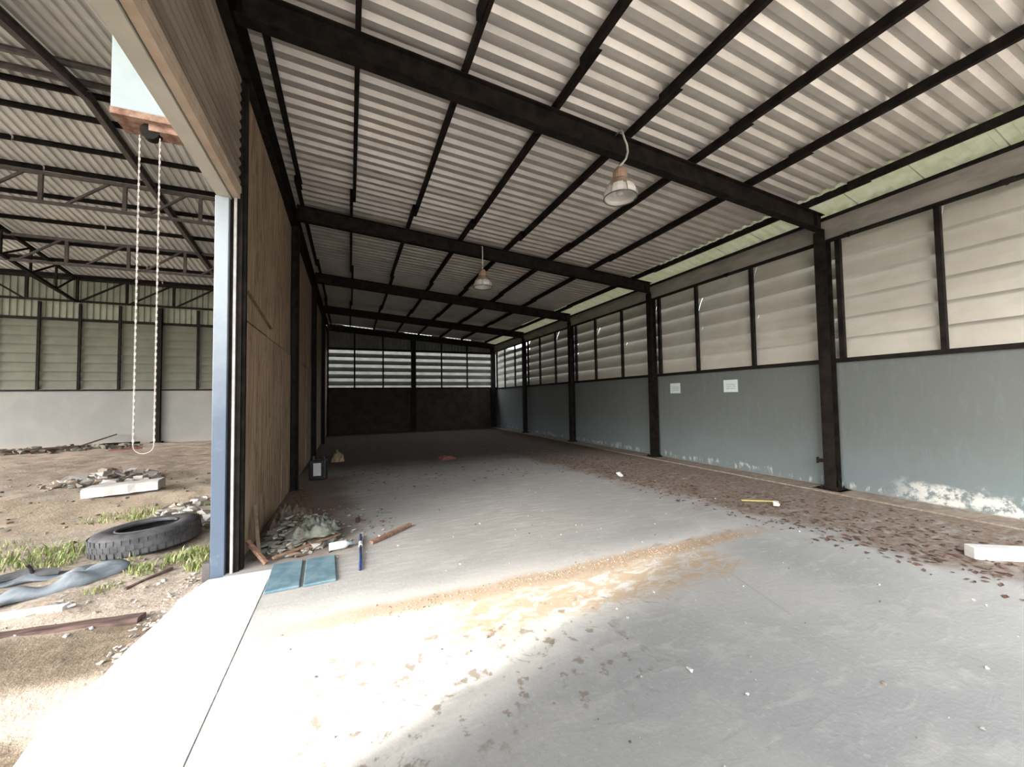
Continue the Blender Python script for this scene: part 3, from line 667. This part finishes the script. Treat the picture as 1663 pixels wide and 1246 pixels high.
# rafters along the slope
e = empty('yard_rafter', (-4.85, RIDGE_Y, RIDGE_Z-0.24), 'solid grey steel rafter running up and over the yard roof ridge', 'rafter')
o0 = Vector((-4.85, RIDGE_Y, RIDGE_Z-0.24))
for a, b in ((-0.2, RIDGE_Y), (RIDGE_Y, YE)):
    make('beam', MB().ibeam(Vector((-4.85, a, zyard(a)-0.22))-o0, Vector((-4.85, b, zyard(b)-0.22))-o0, 0.11, 0.20, 0.012), M['steel_grey'], e)
e = empty('lattice_rafter', (-9.55, RIDGE_Y, RIDGE_Z-0.24), 'lattice rafter sloping down to the yard back wall at the far left', 'rafter')
o0 = Vector((-9.55, RIDGE_Y, RIDGE_Z-0.24))
def P9(y, d): return Vector((-9.55, y, zyard(y)-0.18-d)) - o0
make('top_chord', MB().bar(P9(RIDGE_Y, 0), P9(19.66, 0), 0.09, 0.09), M['steel'], e)
make('bottom_chord', MB().bar(P9(RIDGE_Y, 0.62), P9(19.66, 0.88), 0.09, 0.08), M['steel'], e)
yy = RIDGE_Y+0.2
while yy < 19.3:
    d = 0.62 + 0.26*(yy-RIDGE_Y)/(19.66-RIDGE_Y)
    make('vertical', MB().bar(P9(yy, 0), P9(yy, d), 0.05, 0.05), M['steel'], e)
    make('diagonal', MB().bar(P9(yy, d), P9(min(yy+1.15, 19.6), 0.02), 0.045, 0.05), M['steel'], e)
    yy += 1.18
# back wall of the yard
ZB = 2.10
wy = make('wall_yard_back', MB().box(-21, -1.1, YE+0.0, YE+0.15, -0.15, ZB), M['plaster2'])
tag(wy, 'pale rendered back wall of the yard with khaki louvres above', 'wall', 'structure')
make('sill_rail', MB().box(-21, -1.1, YE-0.05, YE+0.1, ZB, ZB+0.06), M['steel'], wy)
make('louvre_head', MB().box(-21, -1.1, YE-0.05, YE+0.05, 4.78, 4.87), M['steel'], wy)
mx = [-1.1-1.24*k for k in range(15)]
mx = [-1.10, -2.20, -3.42, -4.62, -5.85, -7.10, -8.34, -9.50, -10.62, -11.76, -12.9, -14.1, -15.3]
for i, x in enumerate(mx):
    big = i == 5
    make('wall_post' if big else 'mullion', MB().box(x-(.075 if big else .04), x+(.075 if big else .04), YE-0.13 if big else YE-0.06, YE-0.004, 0.02 if big else ZB+.06, 5.45), M['steel'], wy)
    if big: make('post_foot', MB().box(x-.17, x+.17, YE-0.26, YE-0.004, -0.1, 0.06), M['steel'], wy)
    if i < len(mx)-1:
        L = x-mx[i+1]
        ms = slat_mesh(L-0.01, 0.36, 0.06).mesh('louvre_slat')
        for r in range(8):
            o = link('louvre_slat', ms, M['slat_yard'], wy, (x-0.005, YE+0.005, ZB+0.07+0.336*r)); o.rotation_euler = (0, 0, math.pi/2)
for i in range(26):
    x0 = -1.1 - 0.76*(i+1); pr = []
    p = 0.19
    for k in range(4): pr += [(x0+k*p, 0), (x0+k*p+p*.55, 0), (x0+k*p+p*.65, 0.03), (x0+k*p+p*.9, 0.03)]
    pr.append((x0+0.765, 0)); m_ = len(pr)
    o = make('cladding_sheet', MB().raw([(x, YE+.02+d, 4.87) for x, d in pr] + [(x, YE+.02+d, zyard(YE)-0.02) for x, d in pr], [(q, q+1, m_+q+1, m_+q) for q in range(m_-1)]), M['clad'], wy)
    sm = o.modifiers.new('thickness', 'SOLIDIFY'); sm.thickness = 0.004
# added backdrop wall, keeps the open louvre gaps from burning out
bw = make('wall_backdrop', MB().box(-24, 15.2, 26.0, 26.3, -0.2, 5.2).box(15.0, 15.3, 8.0, 26.0, -0.2, 4.6), M['backdrop_wall'])
tag(bw, 'added dark backdrop wall outside, behind the open end louvres', 'wall', 'structure')

# ------------------------------------------------------------------ pendant lamps
def lamp(x, y, zb, label, rope):
    e = empty('pendant_lamp', (x, y, zb), label, 'lamp', group='high bay lamps hung from the rafters')
    s = 1.0
    make('reflector', MB().lathe([(0.172, 0.118), (0.150, 0.155), (0.118, 0.20), (0.088, 0.232), (0.082, 0.228), (0.112, 0.195), (0.144, 0.150), (0.166, 0.116), (0.172, 0.118)], (0, 0, 0), 22, caps=False), M['alu'], e, smooth=True)
    make('liner', MB().lathe([(0.186, 0.006), (0.180, 0.06), (0.160, 0.120), (0.110, 0.19), (0.05, 0.224), (0.048, 0.228), (0.108, 0.196), (0.158, 0.126), (0.177, 0.064), (0.183, 0.006), (0.186, 0.006)], (0, 0, 0), 22, caps=False), M['glass'], e, smooth=True)
    make('rim', MB().tube([(0.197*math.cos(2*math.pi*k/28), 0.197*math.sin(2*math.pi*k/28), 0.0) for k in range(28)], 0.006, 6, True), M['steel_grey'], e)
    for k in range(7):
        a0 = 2*math.pi*(k+.35)/7; vs_ = []
        for off in (0.0, -0.006):
            for r_, z in ((0.203, 0.006), (0.195, 0.065), (0.172, 0.122)):
                for d in (-0.33, 0, 0.33): vs_.append(((r_+off)*math.cos(a0+d), (r_+off)*math.sin(a0+d), z))
        fs = [(0,1,4,3),(1,2,5,4),(3,4,7,6),(4,5,8,7)]; fs += [tuple(q+9 for q in f[::-1]) for f in fs]
        fs += [(0,9,10,1),(1,10,11,2),(2,11,14,5),(5,14,17,8),(8,17,16,7),(7,16,15,6),(6,15,12,3),(3,12,9,0)]
        make('facet', MB().raw(vs_, fs), M['alu_facet'], e)
    make('housing', MB().lathe([(0.088, 0.222), (0.092, 0.24), (0.080, 0.33), (0.066, 0.345), (0.045, 0.375), (0.03, 0.38)], (0, 0, 0), 18), M['copper'], e)
    make('bulb', MB().lathe([(0.001, 0.03), (0.045, 0.05), (0.06, 0.10), (0.045, 0.16), (0.03, 0.225)], (0, 0, 0), 14), M['glass'], e)
    make('hook', MB().tube([(0, 0, 0.38), (0, 0, 0.43), (0.02, 0, 0.455), (0, 0, 0.48), (-0.015, 0, 0.465)], 0.007, 6), M['steel'], e)
    make('cable', MB().tube(rope, 0.013, 8), M['cable'], e, smooth=True)
    return e
def loop(x, h1, h2, dy):
    return [(-0.02, 0.0, 0.38), (0.03, -0.015, 0.43), (0.085, -0.02, 0.50), (0.115, -0.02, 0.59), (0.105, -0.02, 0.68), (0.07, -0.015, 0.76), (0.05, 0.0, h1), (0.04, dy, h2)]
lamp(3.03, 3.70, 3.99, 'pendant lamp with bright faceted rim on the first rafter, nearest the camera', loop(3.03, 0.86, 0.875, 0.13))
lamp(2.62, 7.72, 3.96, 'smaller looking pendant lamp on the second rafter, in the shade', [(0, 0, 0.38), (0.0, 0.0, 0.60), (0.0, -0.015, 0.70), (0.0, 0.0, 0.88), (0.0, 0.11, 0.92)])

# ------------------------------------------------------------------ wall notices
for (y, z, w, h, lab) in ((7.23, 1.765, 0.32, 0.25, 'small pale notice on the right wall, the one nearer the dark end'), (5.72, 1.77, 0.33, 0.26, 'small pale notice on the right wall, the one nearer the first column')):
    tag(make('notice', MB().box(-0.002, 0.0, -w/2, w/2, -h/2, h/2), M['paper'], None, (7.459, y, z)), lab, 'notice', group='notices on the right wall')

# ------------------------------------------------------------------ yard things
def tyre():
    e = empty('truck_tyre', (-2.12, 5.75, hy(-2.12, 5.75)+0.0), 'big grey truck tyre lying flat on the yard soil', 'tyre')
    e.scale = (0.93, 0.93, 0.93); e.rotation_euler = (math.radians(-2.0), math.radians(-3.0), 0.3)
    pr = [(0.275, 0.03), (0.30, 0.012), (0.40, 0.0), (0.475, 0.018), (0.505, 0.05), (0.512, 0.13), (0.505, 0.21), (0.475, 0.243), (0.40, 0.262), (0.30, 0.25), (0.275, 0.232), (0.285, 0.215), (0.39, 0.225), (0.455, 0.205), (0.47, 0.13), (0.455, 0.055), (0.39, 0.035), (0.285, 0.045), (0.275, 0.03)]
    n = 56; vs_ = []; fs = []; m = len(pr)
    for r, z in pr:
        for k in range(n): vs_.append((r*math.cos(2*math.pi*k/n), r*math.sin(2*math.pi*k/n), z))
    for i in range(m-1):
        for k in range(n): fs.append((i*n+k, i*n+(k+1) % n, (i+1)*n+(k+1) % n, (i+1)*n+k))
    make('carcass', MB().raw(vs_, fs), M['rubber'], e, smooth=True)
    t = MB()
    for k in range(44):
        for z, off in ((0.065, 0), (0.13, .5), (0.195, 0)):
            a = 2*math.pi*(k+off)/44; c, s_ = math.cos(a), math.sin(a); d = Vector((c, s_, 0)); tt = Vector((-s_, c, 0))
            p = d*0.511 + Vector((0, 0, z)); t.bar(p-tt*0.027, p+tt*0.027, 0.055, 0.004, upv=d)
    tag(make('tread', t, M['rubber'], e), kind='stuff')
    make('bead', MB().tube([(0.283*math.cos(2*math.pi*k/32), 0.283*math.sin(2*math.pi*k/32), 0.243) for k in range(32)], 0.014, 6, True), M['rubber'], e, smooth=True)
tyre()
def inner_tube():
    e = empty('inner_tube', (-2.70, 4.80, hy(-2.70, 4.80)-0.005), 'slack blue grey inner tube flattened on the soil before the tyre', 'tube', rz=0.0)
    n, m = 64, 14; vs_ = []; fs = []; rr = random.Random(11)
    for i in range(n):
        a = 2*math.pi*i/n
        R = 0.47 + 0.05*math.sin(2*a+.7) + 0.02*math.sin(7*a); ex, ey = 1.18, 0.60
        c = Vector((R*math.cos(a)*ex, R*math.sin(a)*ey, 0))
        d = Vector((math.cos(a)*1.0, math.sin(a)*0.9, 0)).normalized()
        wd_ = 0.115 + 0.03*math.sin(3*a+1) + 0.012*math.sin(11*a); ht = 0.05 + 0.022*math.sin(2*a+2.2) + 0.014*math.sin(9*a)
        if 2.6 < a < 3.6: ht += 0.06*math.sin((a-2.6)*math.pi)
        for k in range(m):
            b = 2*math.pi*k/m
            vs_.append(c + d*wd_*math.cos(b) + Vector((0, 0, ht + ht*math.sin(b)*(1+0.25*math.sin(5*a+b)))))
    for i in range(n):
        for k in range(m): fs.append((i*m+k, i*m+(k+1) % m, ((i+1) % n)*m+(k+1) % m, ((i+1) % n)*m+k))
    make('body', MB().raw(vs_, fs), M['tube'], e, smooth=True)
    make('valve', MB().tube([(0.02, 0.24, 0.07), (0.01, 0.22, 0.14), (0.0, 0.20, 0.17)], [0.016, 0.012, 0.014], 8), M['black'], e)
    make('flap', MB().raw([(-.30,.10,.05),(-.05,.20,.07),(.20,.21,.05),(.20,.26,.09),(-.05,.27,.12),(-.32,.16,.09),(-.30,.11,.045),(-.05,.21,.065),(.20,.22,.045)],
         [(0,1,4,5),(1,2,3,4),(6,5,4,7),(7,4,3,8),(0,6,7,1),(1,7,8,2)]), M['rubber'], e)
inner_tube()
def plank(name, a, b, w, h, mat, label, cat, seed=1, nseg=10, parts=None, group=None, wob=0.5):
    a = Vector(a); b = Vector(b); rr = random.Random(seed); d = b-a; L = d.length; d.normalize(); rgt = Vector((d.y, -d.x, 0)).normalized(); upv = rgt.cross(d)
    vs_ = []; fs = []; prof = [(-1,-1),(1,-1),(1,.7),(.75,1),(-.75,1),(-1,.7)]; m = len(prof)
    for i in range(nseg+1):
        t = i/nseg; j = rr.uniform(-1, 1)*wob
        for px, pz in prof:
            vs_.append(d*L*t + rgt*(px*w/2*(1+0.10*rr.uniform(-1, 1)*wob) + j*w*0.06) + upv*(pz*h/2*(1+0.10*rr.uniform(-1, 1)*wob)))
    for i in range(nseg):
        for k in range(m): fs.append((i*m+k, i*m+(k+1) % m, (i+1)*m+(k+1) % m, (i+1)*m+k))
    fs += [tuple(range(m))[::-1], tuple(range(nseg*m, nseg*m+m))]
    o = make(name, MB().raw(vs_, fs), mat, None, a); return tag(o, label, cat, group=group)
plank('timber_beam', (-3.3, 4.10, hy(-3.3, 4.1)+.015), (-1.43, 3.80, hy(-1.43, 3.8)+.015), 0.10, 0.055, M['wood_dark'], 'dark reddish old timber lying along the edge of the wet soil', 'timber', 2, 18, wob=1.0)
plank('white_board', (-3.2, 4.40, hy(-3.2, 4.40)+.02), (-2.02, 4.16, hy(-2.02, 4.16)+.012), 0.07, 0.035, M['foam'], 'thin white board on the soil in front of the inner tube', 'board', 3, 12, wob=0.8)
plank('foam_slab', (-4.22, 9.12, hy(-4.2, 9.1)+.09), (-3.22, 9.20, hy(-3.2, 9.1)+.11), 0.42, 0.16, M['foam'], 'long white foam slab lying far out on the yard soil', 'slab', 4, 10, wob=0.5)
plank('dark_batten', (-1.78, 4.42, hy(-1.8, 4.4)+.015), (-1.56, 4.72, hy(-1.56, 4.7)+.02), 0.03, 0.02, M['wood_dark'], 'short dark batten in the weeds by the guide post foot', 'batten', 5, 6)
plank('broken_plank', (-10.1, 18.35, 0.07), (-8.9, 18.75, 0.10), 0.14, 0.07, M['wood_dark'], 'dark broken plank lying before the yard back wall', 'plank', 6, 8)
plank('leaning_plank', (-9.1, 19.1, 0.05), (-8.3, 19.72, 0.42), 0.12, 0.04, M['wood_dark'], 'grey plank propped up against the yard back wall', 'plank', 7, 8)
plank('red_board', (-7.4, 17.1, 0.04), (-6.6, 17.3, 0.05), 0.18, 0.04, M['red_rag'], 'faded red board on the ground near the yard back wall', 'board', 8, 6)
plank('rusty_bar', (-8.5, 19.3, 0.08), (-7.5, 19.45, 0.08), 0.10, 0.08, M['steel'], 'dark bar lying along the foot of the yard back wall', 'bar', 9, 6)

EXCL = [(-2.12, 5.75, 0.56), (-2.70, 4.80, 0.62)]
def heap(name, cx, cyy, rx, ry, hgt, n, smin, smax, mat, label, cat, seed, ground=None, flat=0.5):
    rr = random.Random(seed); mb = MB()
    for i in range(n):
        a = rr.uniform(0, 6.28); q = math.sqrt(rr.random()); x = cx+rx*q*math.cos(a); yv = cyy+ry*q*math.sin(a)
        if any((x-ex_)**2+(yv-ey_)**2 < er**2 for ex_, ey_, er in EXCL): continue
        s = rr.uniform(smin, smax); gz = ground(x, yv) if ground else 0.0
        z = gz + hgt*(1-q**1.5)*rr.random() + s*flat*0.35
        mb.chunk((x, yv, z), s, s*rr.uniform(.4, 1), s*flat*rr.uniform(.5, 1.2), rr)
    return tag(make(name, mb, mat), label, cat, 'stuff')
heap('rubble_heap', -4.65, 10.75, 0.85, 0.75, 0.24, 150, 0.08, 0.28, M['rubble_pale'], 'pile of pale rubble behind the white foam slab', 'rubble', 21, hy)
heap('wall_foot_rubble', -9.4, 18.9, 2.2, 0.75, 0.12, 170, 0.06, 0.30, M['rubble'], 'broken rubble scattered along the foot of the yard back wall', 'rubble', 22, hy)
heap('white_rubble', -1.95, 6.95, 0.62, 1.0, 0.16, 140, 0.05, 0.22, M['rubble_pale'], 'whitish rubble heap behind the pale blue guide post', 'rubble', 23, hy)
heap('yard_stones', -5.1, 8.3, 3.9, 3.9, 0.0, 420, 0.02, 0.08, M['rubble'], 'small stones strewn over the yard soil', 'stones', 24, hy)
heap('yard_stones', -2.9, 4.6, 1.6, 1.5, 0.0, 420, 0.012, 0.05, M['rubble_pale'], 'pale grit and chips around the tyre and inner tube', 'stones', 25, hy)
heap('apron_grit', -1.30, 3.6, 0.14, 1.0, 0.01, 160, 0.01, 0.045, M['rubble_pale'], 'grit along the ragged outer edge of the apron', 'grit', 26, hy)

def grass(name, spots, label, seed):
    rr = random.Random(seed); mb = MB()
    for cx, cyy, r, nb, hh in spots:
        for i in range(int(nb*0.6)):
            a = rr.uniform(0, 6.28); q = r*math.sqrt(rr.random()); x, yv = cx+q*math.cos(a), cyy+q*math.sin(a); z = hy(x, yv)-0.01
            if (x+2.12)**2+(yv-5.75)**2 < 0.49**2: continue
            az = rr.uniform(0, 6.28); h = hh*rr.uniform(.3, .95); w = rr.uniform(.003, .007); d = Vector((math.cos(az), math.sin(az), 0)); t = Vector((-d.y, d.x, 0))
            b = Vector((x, yv, z)); l = rr.uniform(.2, .9)*h; p = [b, b+d*l*.35+Vector((0, 0, h*.6)), b+d*l+Vector((0, 0, h*.85))]
            mb.raw([p[0]-t*w, p[0]+t*w, p[1]+t*w*.9, p[1]-t*w*.9, p[2]], [(0,1,2,3),(3,2,4)])
    return tag(make(name, mb, M['grass']), label, 'grass', 'stuff')
grass('weeds', [(-2.95, 5.75, .36, 520, .15), (-2.72, 5.45, .14, 160, .10)], 'bright green weeds left of the tyre', 31)
grass('weeds', [(-3.75, 6.1, .45, 420, .12), (-4.4, 6.4, .5, 300, .10)], 'green weeds at the far left edge of the yard soil', 32)
grass('weeds', [(-2.4, 7.2, .50, 520, .14), (-1.75, 6.9, .40, 480, .18), (-3.0, 7.4, .45, 300, .11), (-1.35, 6.0, .25, 200, .2)], 'grass growing behind the tyre', 33)
grass('weeds', [(-1.52, 5.05, .22, 420, .14), (-1.32, 4.72, .14, 240, .14), (-1.78, 4.78, .16, 200, .10), (-1.95, 4.5, .12, 120, .07)], 'weeds between the tyre and the guide post', 34)
grass('dry_stalks', [(-2.15, 5.12, .18, 90, .13), (-2.0, 4.95, .12, 50, .10)], 'dry stalks standing at the front of the tyre', 35)

# ------------------------------------------------------------------ things on the shed floor
heap('debris_heap', -0.52, 5.20, 0.38, 0.68, 0.24, 620, 0.03, 0.14, M['rubble'], 'heap of grey green rubbish at the foot of the plywood partition', 'debris', 41, flat=0.35)
heap('debris_fringe', -0.10, 5.4, 0.70, 0.9, 0.02, 160, 0.015, 0.06, M['rubble'], 'crumbs of rubbish spread around the debris heap', 'debris', 42)
def leafy(name, region, n, label, seed, smin=.015, smax=.05, mat='leaves', lift=0.0):
    rr = random.Random(seed); mb = MB()
    for i in range(n):
        x, yv = region(rr); s = rr.uniform(smin, smax); a = rr.uniform(0, 6.28); c, sn = math.cos(a), math.sin(a); zt = lift + rr.uniform(.001, .008)
        pts = [(-s, 0, 0), (0, -s*.45, rr.uniform(0, .012)), (s, 0, rr.uniform(0, .014)), (0, s*.45, rr.uniform(0, .012))]
        mb.raw([(x+c*px-sn*py, yv+sn*px+c*py, zt+pz) for px, py, pz in pts] + [(x, yv, zt-0.001)], [(0,1,2,3),(0,4,1),(1,4,2),(2,4,3),(3,4,0)])
    return tag(make(name, mb, M[mat]), label, 'leaves', 'stuff')
def reg_right(rr):
    yv = 1.2 + 9.5*rr.random()**1.3; x = rr.triangular(4.5, 6.9, 5.2) - 0.10*(yv-2.0)*0.6
    return min(x, 6.95), yv
leafy('dead_leaves', reg_right, 1500, 'dead brown leaves drifted along the right wall', 51)
leafy('dead_leaves', lambda rr: (rr.uniform(-.6, 6.6), rr.uniform(7, 18)), 900, 'dead leaves scattered over the dark far floor', 52, .015, .05)
leafy('dead_leaves', lambda rr: (max(-0.92, rr.gauss(-0.75, .12)), rr.uniform(4.5, 8)), 260, 'dead leaves banked against the plywood partition', 53)
def grit_obj():
    rr = random.Random(61); mb = MB()
    for i in range(260):
        x, yv = rr.uniform(-.5, 6.0), rr.uniform(.6, 6.5); s = rr.uniform(.006, .022); mb.chunk((x, yv, s*.3), s, s*rr.uniform(.5, 1), s*.7, rr)
    tag(make('floor_grit', mb, M['pebble']), 'tiny stones and flakes dotted over the grey floor', 'grit', 'stuff')
    mb = MB()
    for i in range(900):
        x = rr.triangular(-0.2, 4.2, 2.0); yv = 3.08 + rr.gauss(0, .06); s = rr.uniform(.006, .02); mb.chunk((x, yv, s*.25), s, s*rr.uniform(.5, 1), s*.5, rr)
    tag(make('sand_ridge', mb, island('sand_lumps', [(0.55, .42, .29), (.45, .33, .22), (.62, .50, .36)])), 'low ridge of orange sand crumbs across the floor', 'sand', 'stuff')
grit_obj()
for k, (x0, x1) in enumerate(((-0.655, -0.40), (-0.37, -0.115))):
    o = make('blue_board', MB().box(0, x1-x0, 0, 0.60, 0, 0.022), M['blue_tile'], None, (x0+.01, 3.76, 0.001)); bevel(o, 0.006); o.rotation_euler = (0, 0, math.radians(3.0))
    tag(o, ('faded blue board on the floor, the one nearer the guide post', 'faded blue board on the floor, the one nearer the navy stick')[k], 'board', group='blue boards by the debris heap')
# white bottle lying down
e = empty('plastic_bottle', (-0.10, 4.55, 0.045), 'white plastic bottle lying beside the debris heap', 'bottle', rz=0.12)
pb = MB().lathe([(0.002, -.10), (.036, -.098), (.042, -.085), (.042, .05), (.034, .075), (.016, .09), (.015, .105)], (0, 0, 0), 18)
o = make('body', pb, M['white_plastic'], e, smooth=True); o.rotation_euler = (0, math.pi/2, 0)
o = make('cap', MB().lathe([(.018, .103), (.018, .122), (.002, .123)], (0, 0, 0), 12), M['cyan_plastic'], e); o.rotation_euler = (0, math.pi/2, 0)
# navy stick
e = empty('navy_stick', (0.09, 3.90, 0.016), 'navy blue handle lying on the floor right of the blue boards', 'stick')
make('shaft', MB().tube([(0, 0, 0), (0.012, .25, 0.004), (0.02, .62, 0.006)], [.013, .014, .013], 10), M['navy'], e, smooth=True)
make('collar', MB().tube([(0.02, .60, 0.006), (0.022, .70, 0.008)], .021, 10), M['white_plastic'], e)
make('head', MB().tube([(0.022, .70, 0.008), (0.03, .95, 0.014)], [.017, .012], 10), M['navy'], e)
plank('wood_stick', (0.22, 4.55, 0.022), (0.69, 4.97, 0.03), 0.05, 0.035, M['wood'], 'reddish brown stick of timber pointing away from the debris heap', 'stick', 12, 8)
plank('thin_lath', (-0.70, 4.48, 0.04), (-0.10, 4.86, 0.07), 0.04, 0.02, M['wood'], 'thin brown lath lying across the front of the debris heap', 'lath', 13, 8)
plank('leaning_batten', (-0.83, 4.60, 0.02), (-0.94, 4.95, 0.46), 0.035, 0.018, M['wood_pale'], 'pale batten leaning on the plywood partition', 'batten', 14, 6)
plank('leaning_offcut', (-0.74, 4.42, 0.02), (-0.93, 4.60, 0.20), 0.04, 0.03, M['wood'], 'short brown offcut propped at the partition corner', 'offcut', 15, 5)
# crumpled sacking on the heap
def sack(name, c, sx, sy2, h, mat, label, cat, seed):
    rr = random.Random(seed); n = 30; vs_ = []; fs = []
    for j in range(n+1):
        for i in range(n+1):
            u, v = i/n*2-1, j/n*2-1; r = max(abs(u), abs(v)); x, yv = u*sx/2*(1-.15*v*v), v*sy2/2*(1-.15*u*u)
            e_ = min(1.0, (1-r)*4); q = (mnoise.noise((u*1.6+seed, v*1.6, seed))*.8 + abs(mnoise.noise((u*4.5+seed, v*4.5, 2)))*.7 + abs(mnoise.noise((u*10, v*10+seed, 4)))*.4)
            z = h*e_*max(0.05, 0.35*(1-r**2) + 0.75*q) + .006; x += .05*mnoise.noise((v*3, seed, u)); yv += .06*mnoise.noise((u*3, v, seed))
            vs_.append((x, yv, max(z, 0.004)))
    m = (n+1)**2; vs_ += [(x, yv, 0.0) for x, yv, z in vs_]
    for j in range(n):
        for i in range(n):
            a = j*(n+1)+i; fs.append((a, a+1, a+n+2, a+n+1)); fs.append((m+a, m+a+n+1, m+a+n+2, m+a+1))
    rim = [i for i in range(n+1)] + [(j)*(n+1)+n for j in range(1, n+1)] + [n*(n+1)+i for i in range(n-1, -1, -1)] + [j*(n+1) for j in range(n-1, 0, -1)]
    for q in range(len(rim)): a, b = rim[q], rim[(q+1) % len(rim)]; fs.append((b, a, m+a, m+b))
    return tag(make(name, MB().raw(vs_, fs), mat, None, c, smooth=True), label, cat)
sack('crumpled_sack', (-0.38, 4.98, 0.10), 0.55, 0.50, 0.16, simple('grey_green_sacking', (.11, .115, .09), (.24, .25, .205), 9, .9, bump=.6), 'crumpled grey green sacking on top of the debris heap', 'sack', 5)
sack('brown_sack', (-0.66, 5.55, 0.08), 0.50, 0.60, 0.22, simple('brown_sacking', (.09, .065, .048), (.24, .195, .15), 9, .9, bump=.6), 'brown crumpled sacking against the partition behind the heap', 'sack', 8)
sack('red_rag', (2.40, 10.2, 0.0), 0.42, 0.5, 0.07, M['red_rag'], 'faded red rag on the dark floor far inside', 'rag', 9)
sack('pale_bag', (-0.28, 11.1, 0.0), 0.30, 0.3, 0.30, M['card'], 'straw coloured bag by the partition deep in the shed', 'bag', 10)
# dark jerrycan with a pale label
e = empty('jerrycan', (-0.58, 8.75, 0.0), 'black jerrycan with white label by the partition', 'jerrycan', rz=-0.15)
o = make('body', MB().box(-.16, .16, -.10, .10, 0, .40), M['black'], e); bevel(o, .03, 3)
make('label', MB().box(-.07, .07, -.104, -.1005, .09, .34), M['foam'], e)
make('spout', MB().lathe([(.03, .39), (.03, .44), (.036, .44), (.036, .47), (.001, .472)], (-.09, 0, 0), 12), M['black'], e)
make('handle', MB().tube([(-.02, 0, .39), (-.01, 0, .455), (.10, 0, .455), (.12, 0, .39)], .014, 8), M['black'], e)
# white block at the right edge
e = empty('foam_block', (5.70, 1.50, 0.0), 'long white foam block at the right edge of the floor', 'block', rz=math.radians(-33.0))
o = make('block', MB().box(-0.36, 0.75, 0.0, 0.11, 0.0, 0.115), M['foam'], e); bevel(o, .008)
make('pink_end', MB().box(0.0, 0.20, -0.003, -0.0005, 0.01, 0.10), simple('pink_stain_sheet', (.70, .48, .45), (.78, .62, .58), 8, .8), e)
plank('yellow_strip', (5.35, 4.0, 0.02), (5.75, 3.72, 0.02), 0.04, 0.015, M['yellow'], 'yellowish strip lying in the leaves by the right wall', 'strip', 16, 5)
def bits(x, yv, s, mat, label, cat, seed):
    mb = MB(); mb.chunk((0, 0, s*.3), s, s*.7, s*.6, random.Random(seed)); tag(make('stone' if cat == 'stone' else 'scrap', mb, mat, None, (x, yv, 0)), label, cat)
bits(1.80, 1.70, .035, M['foam'], 'small white stone alone on the grey floor in the foreground', 'stone', 71)
bits(5.52, 3.60, .12, M['foam'], 'white paper scrap beside the yellowish strip', 'scrap', 72)
bits(0.10, 5.45, .10, M['wood_dark'], 'dark lump on the floor beyond the debris heap', 'stone', 73)
bits(0.33, 4.72, .06, M['foam'], 'white and black scrap at the near end of the wood stick', 'scrap', 74)
bits(4.90, 6.20, .16, M['foam'], 'pale scrap in the soil far along the right wall', 'scrap', 75)
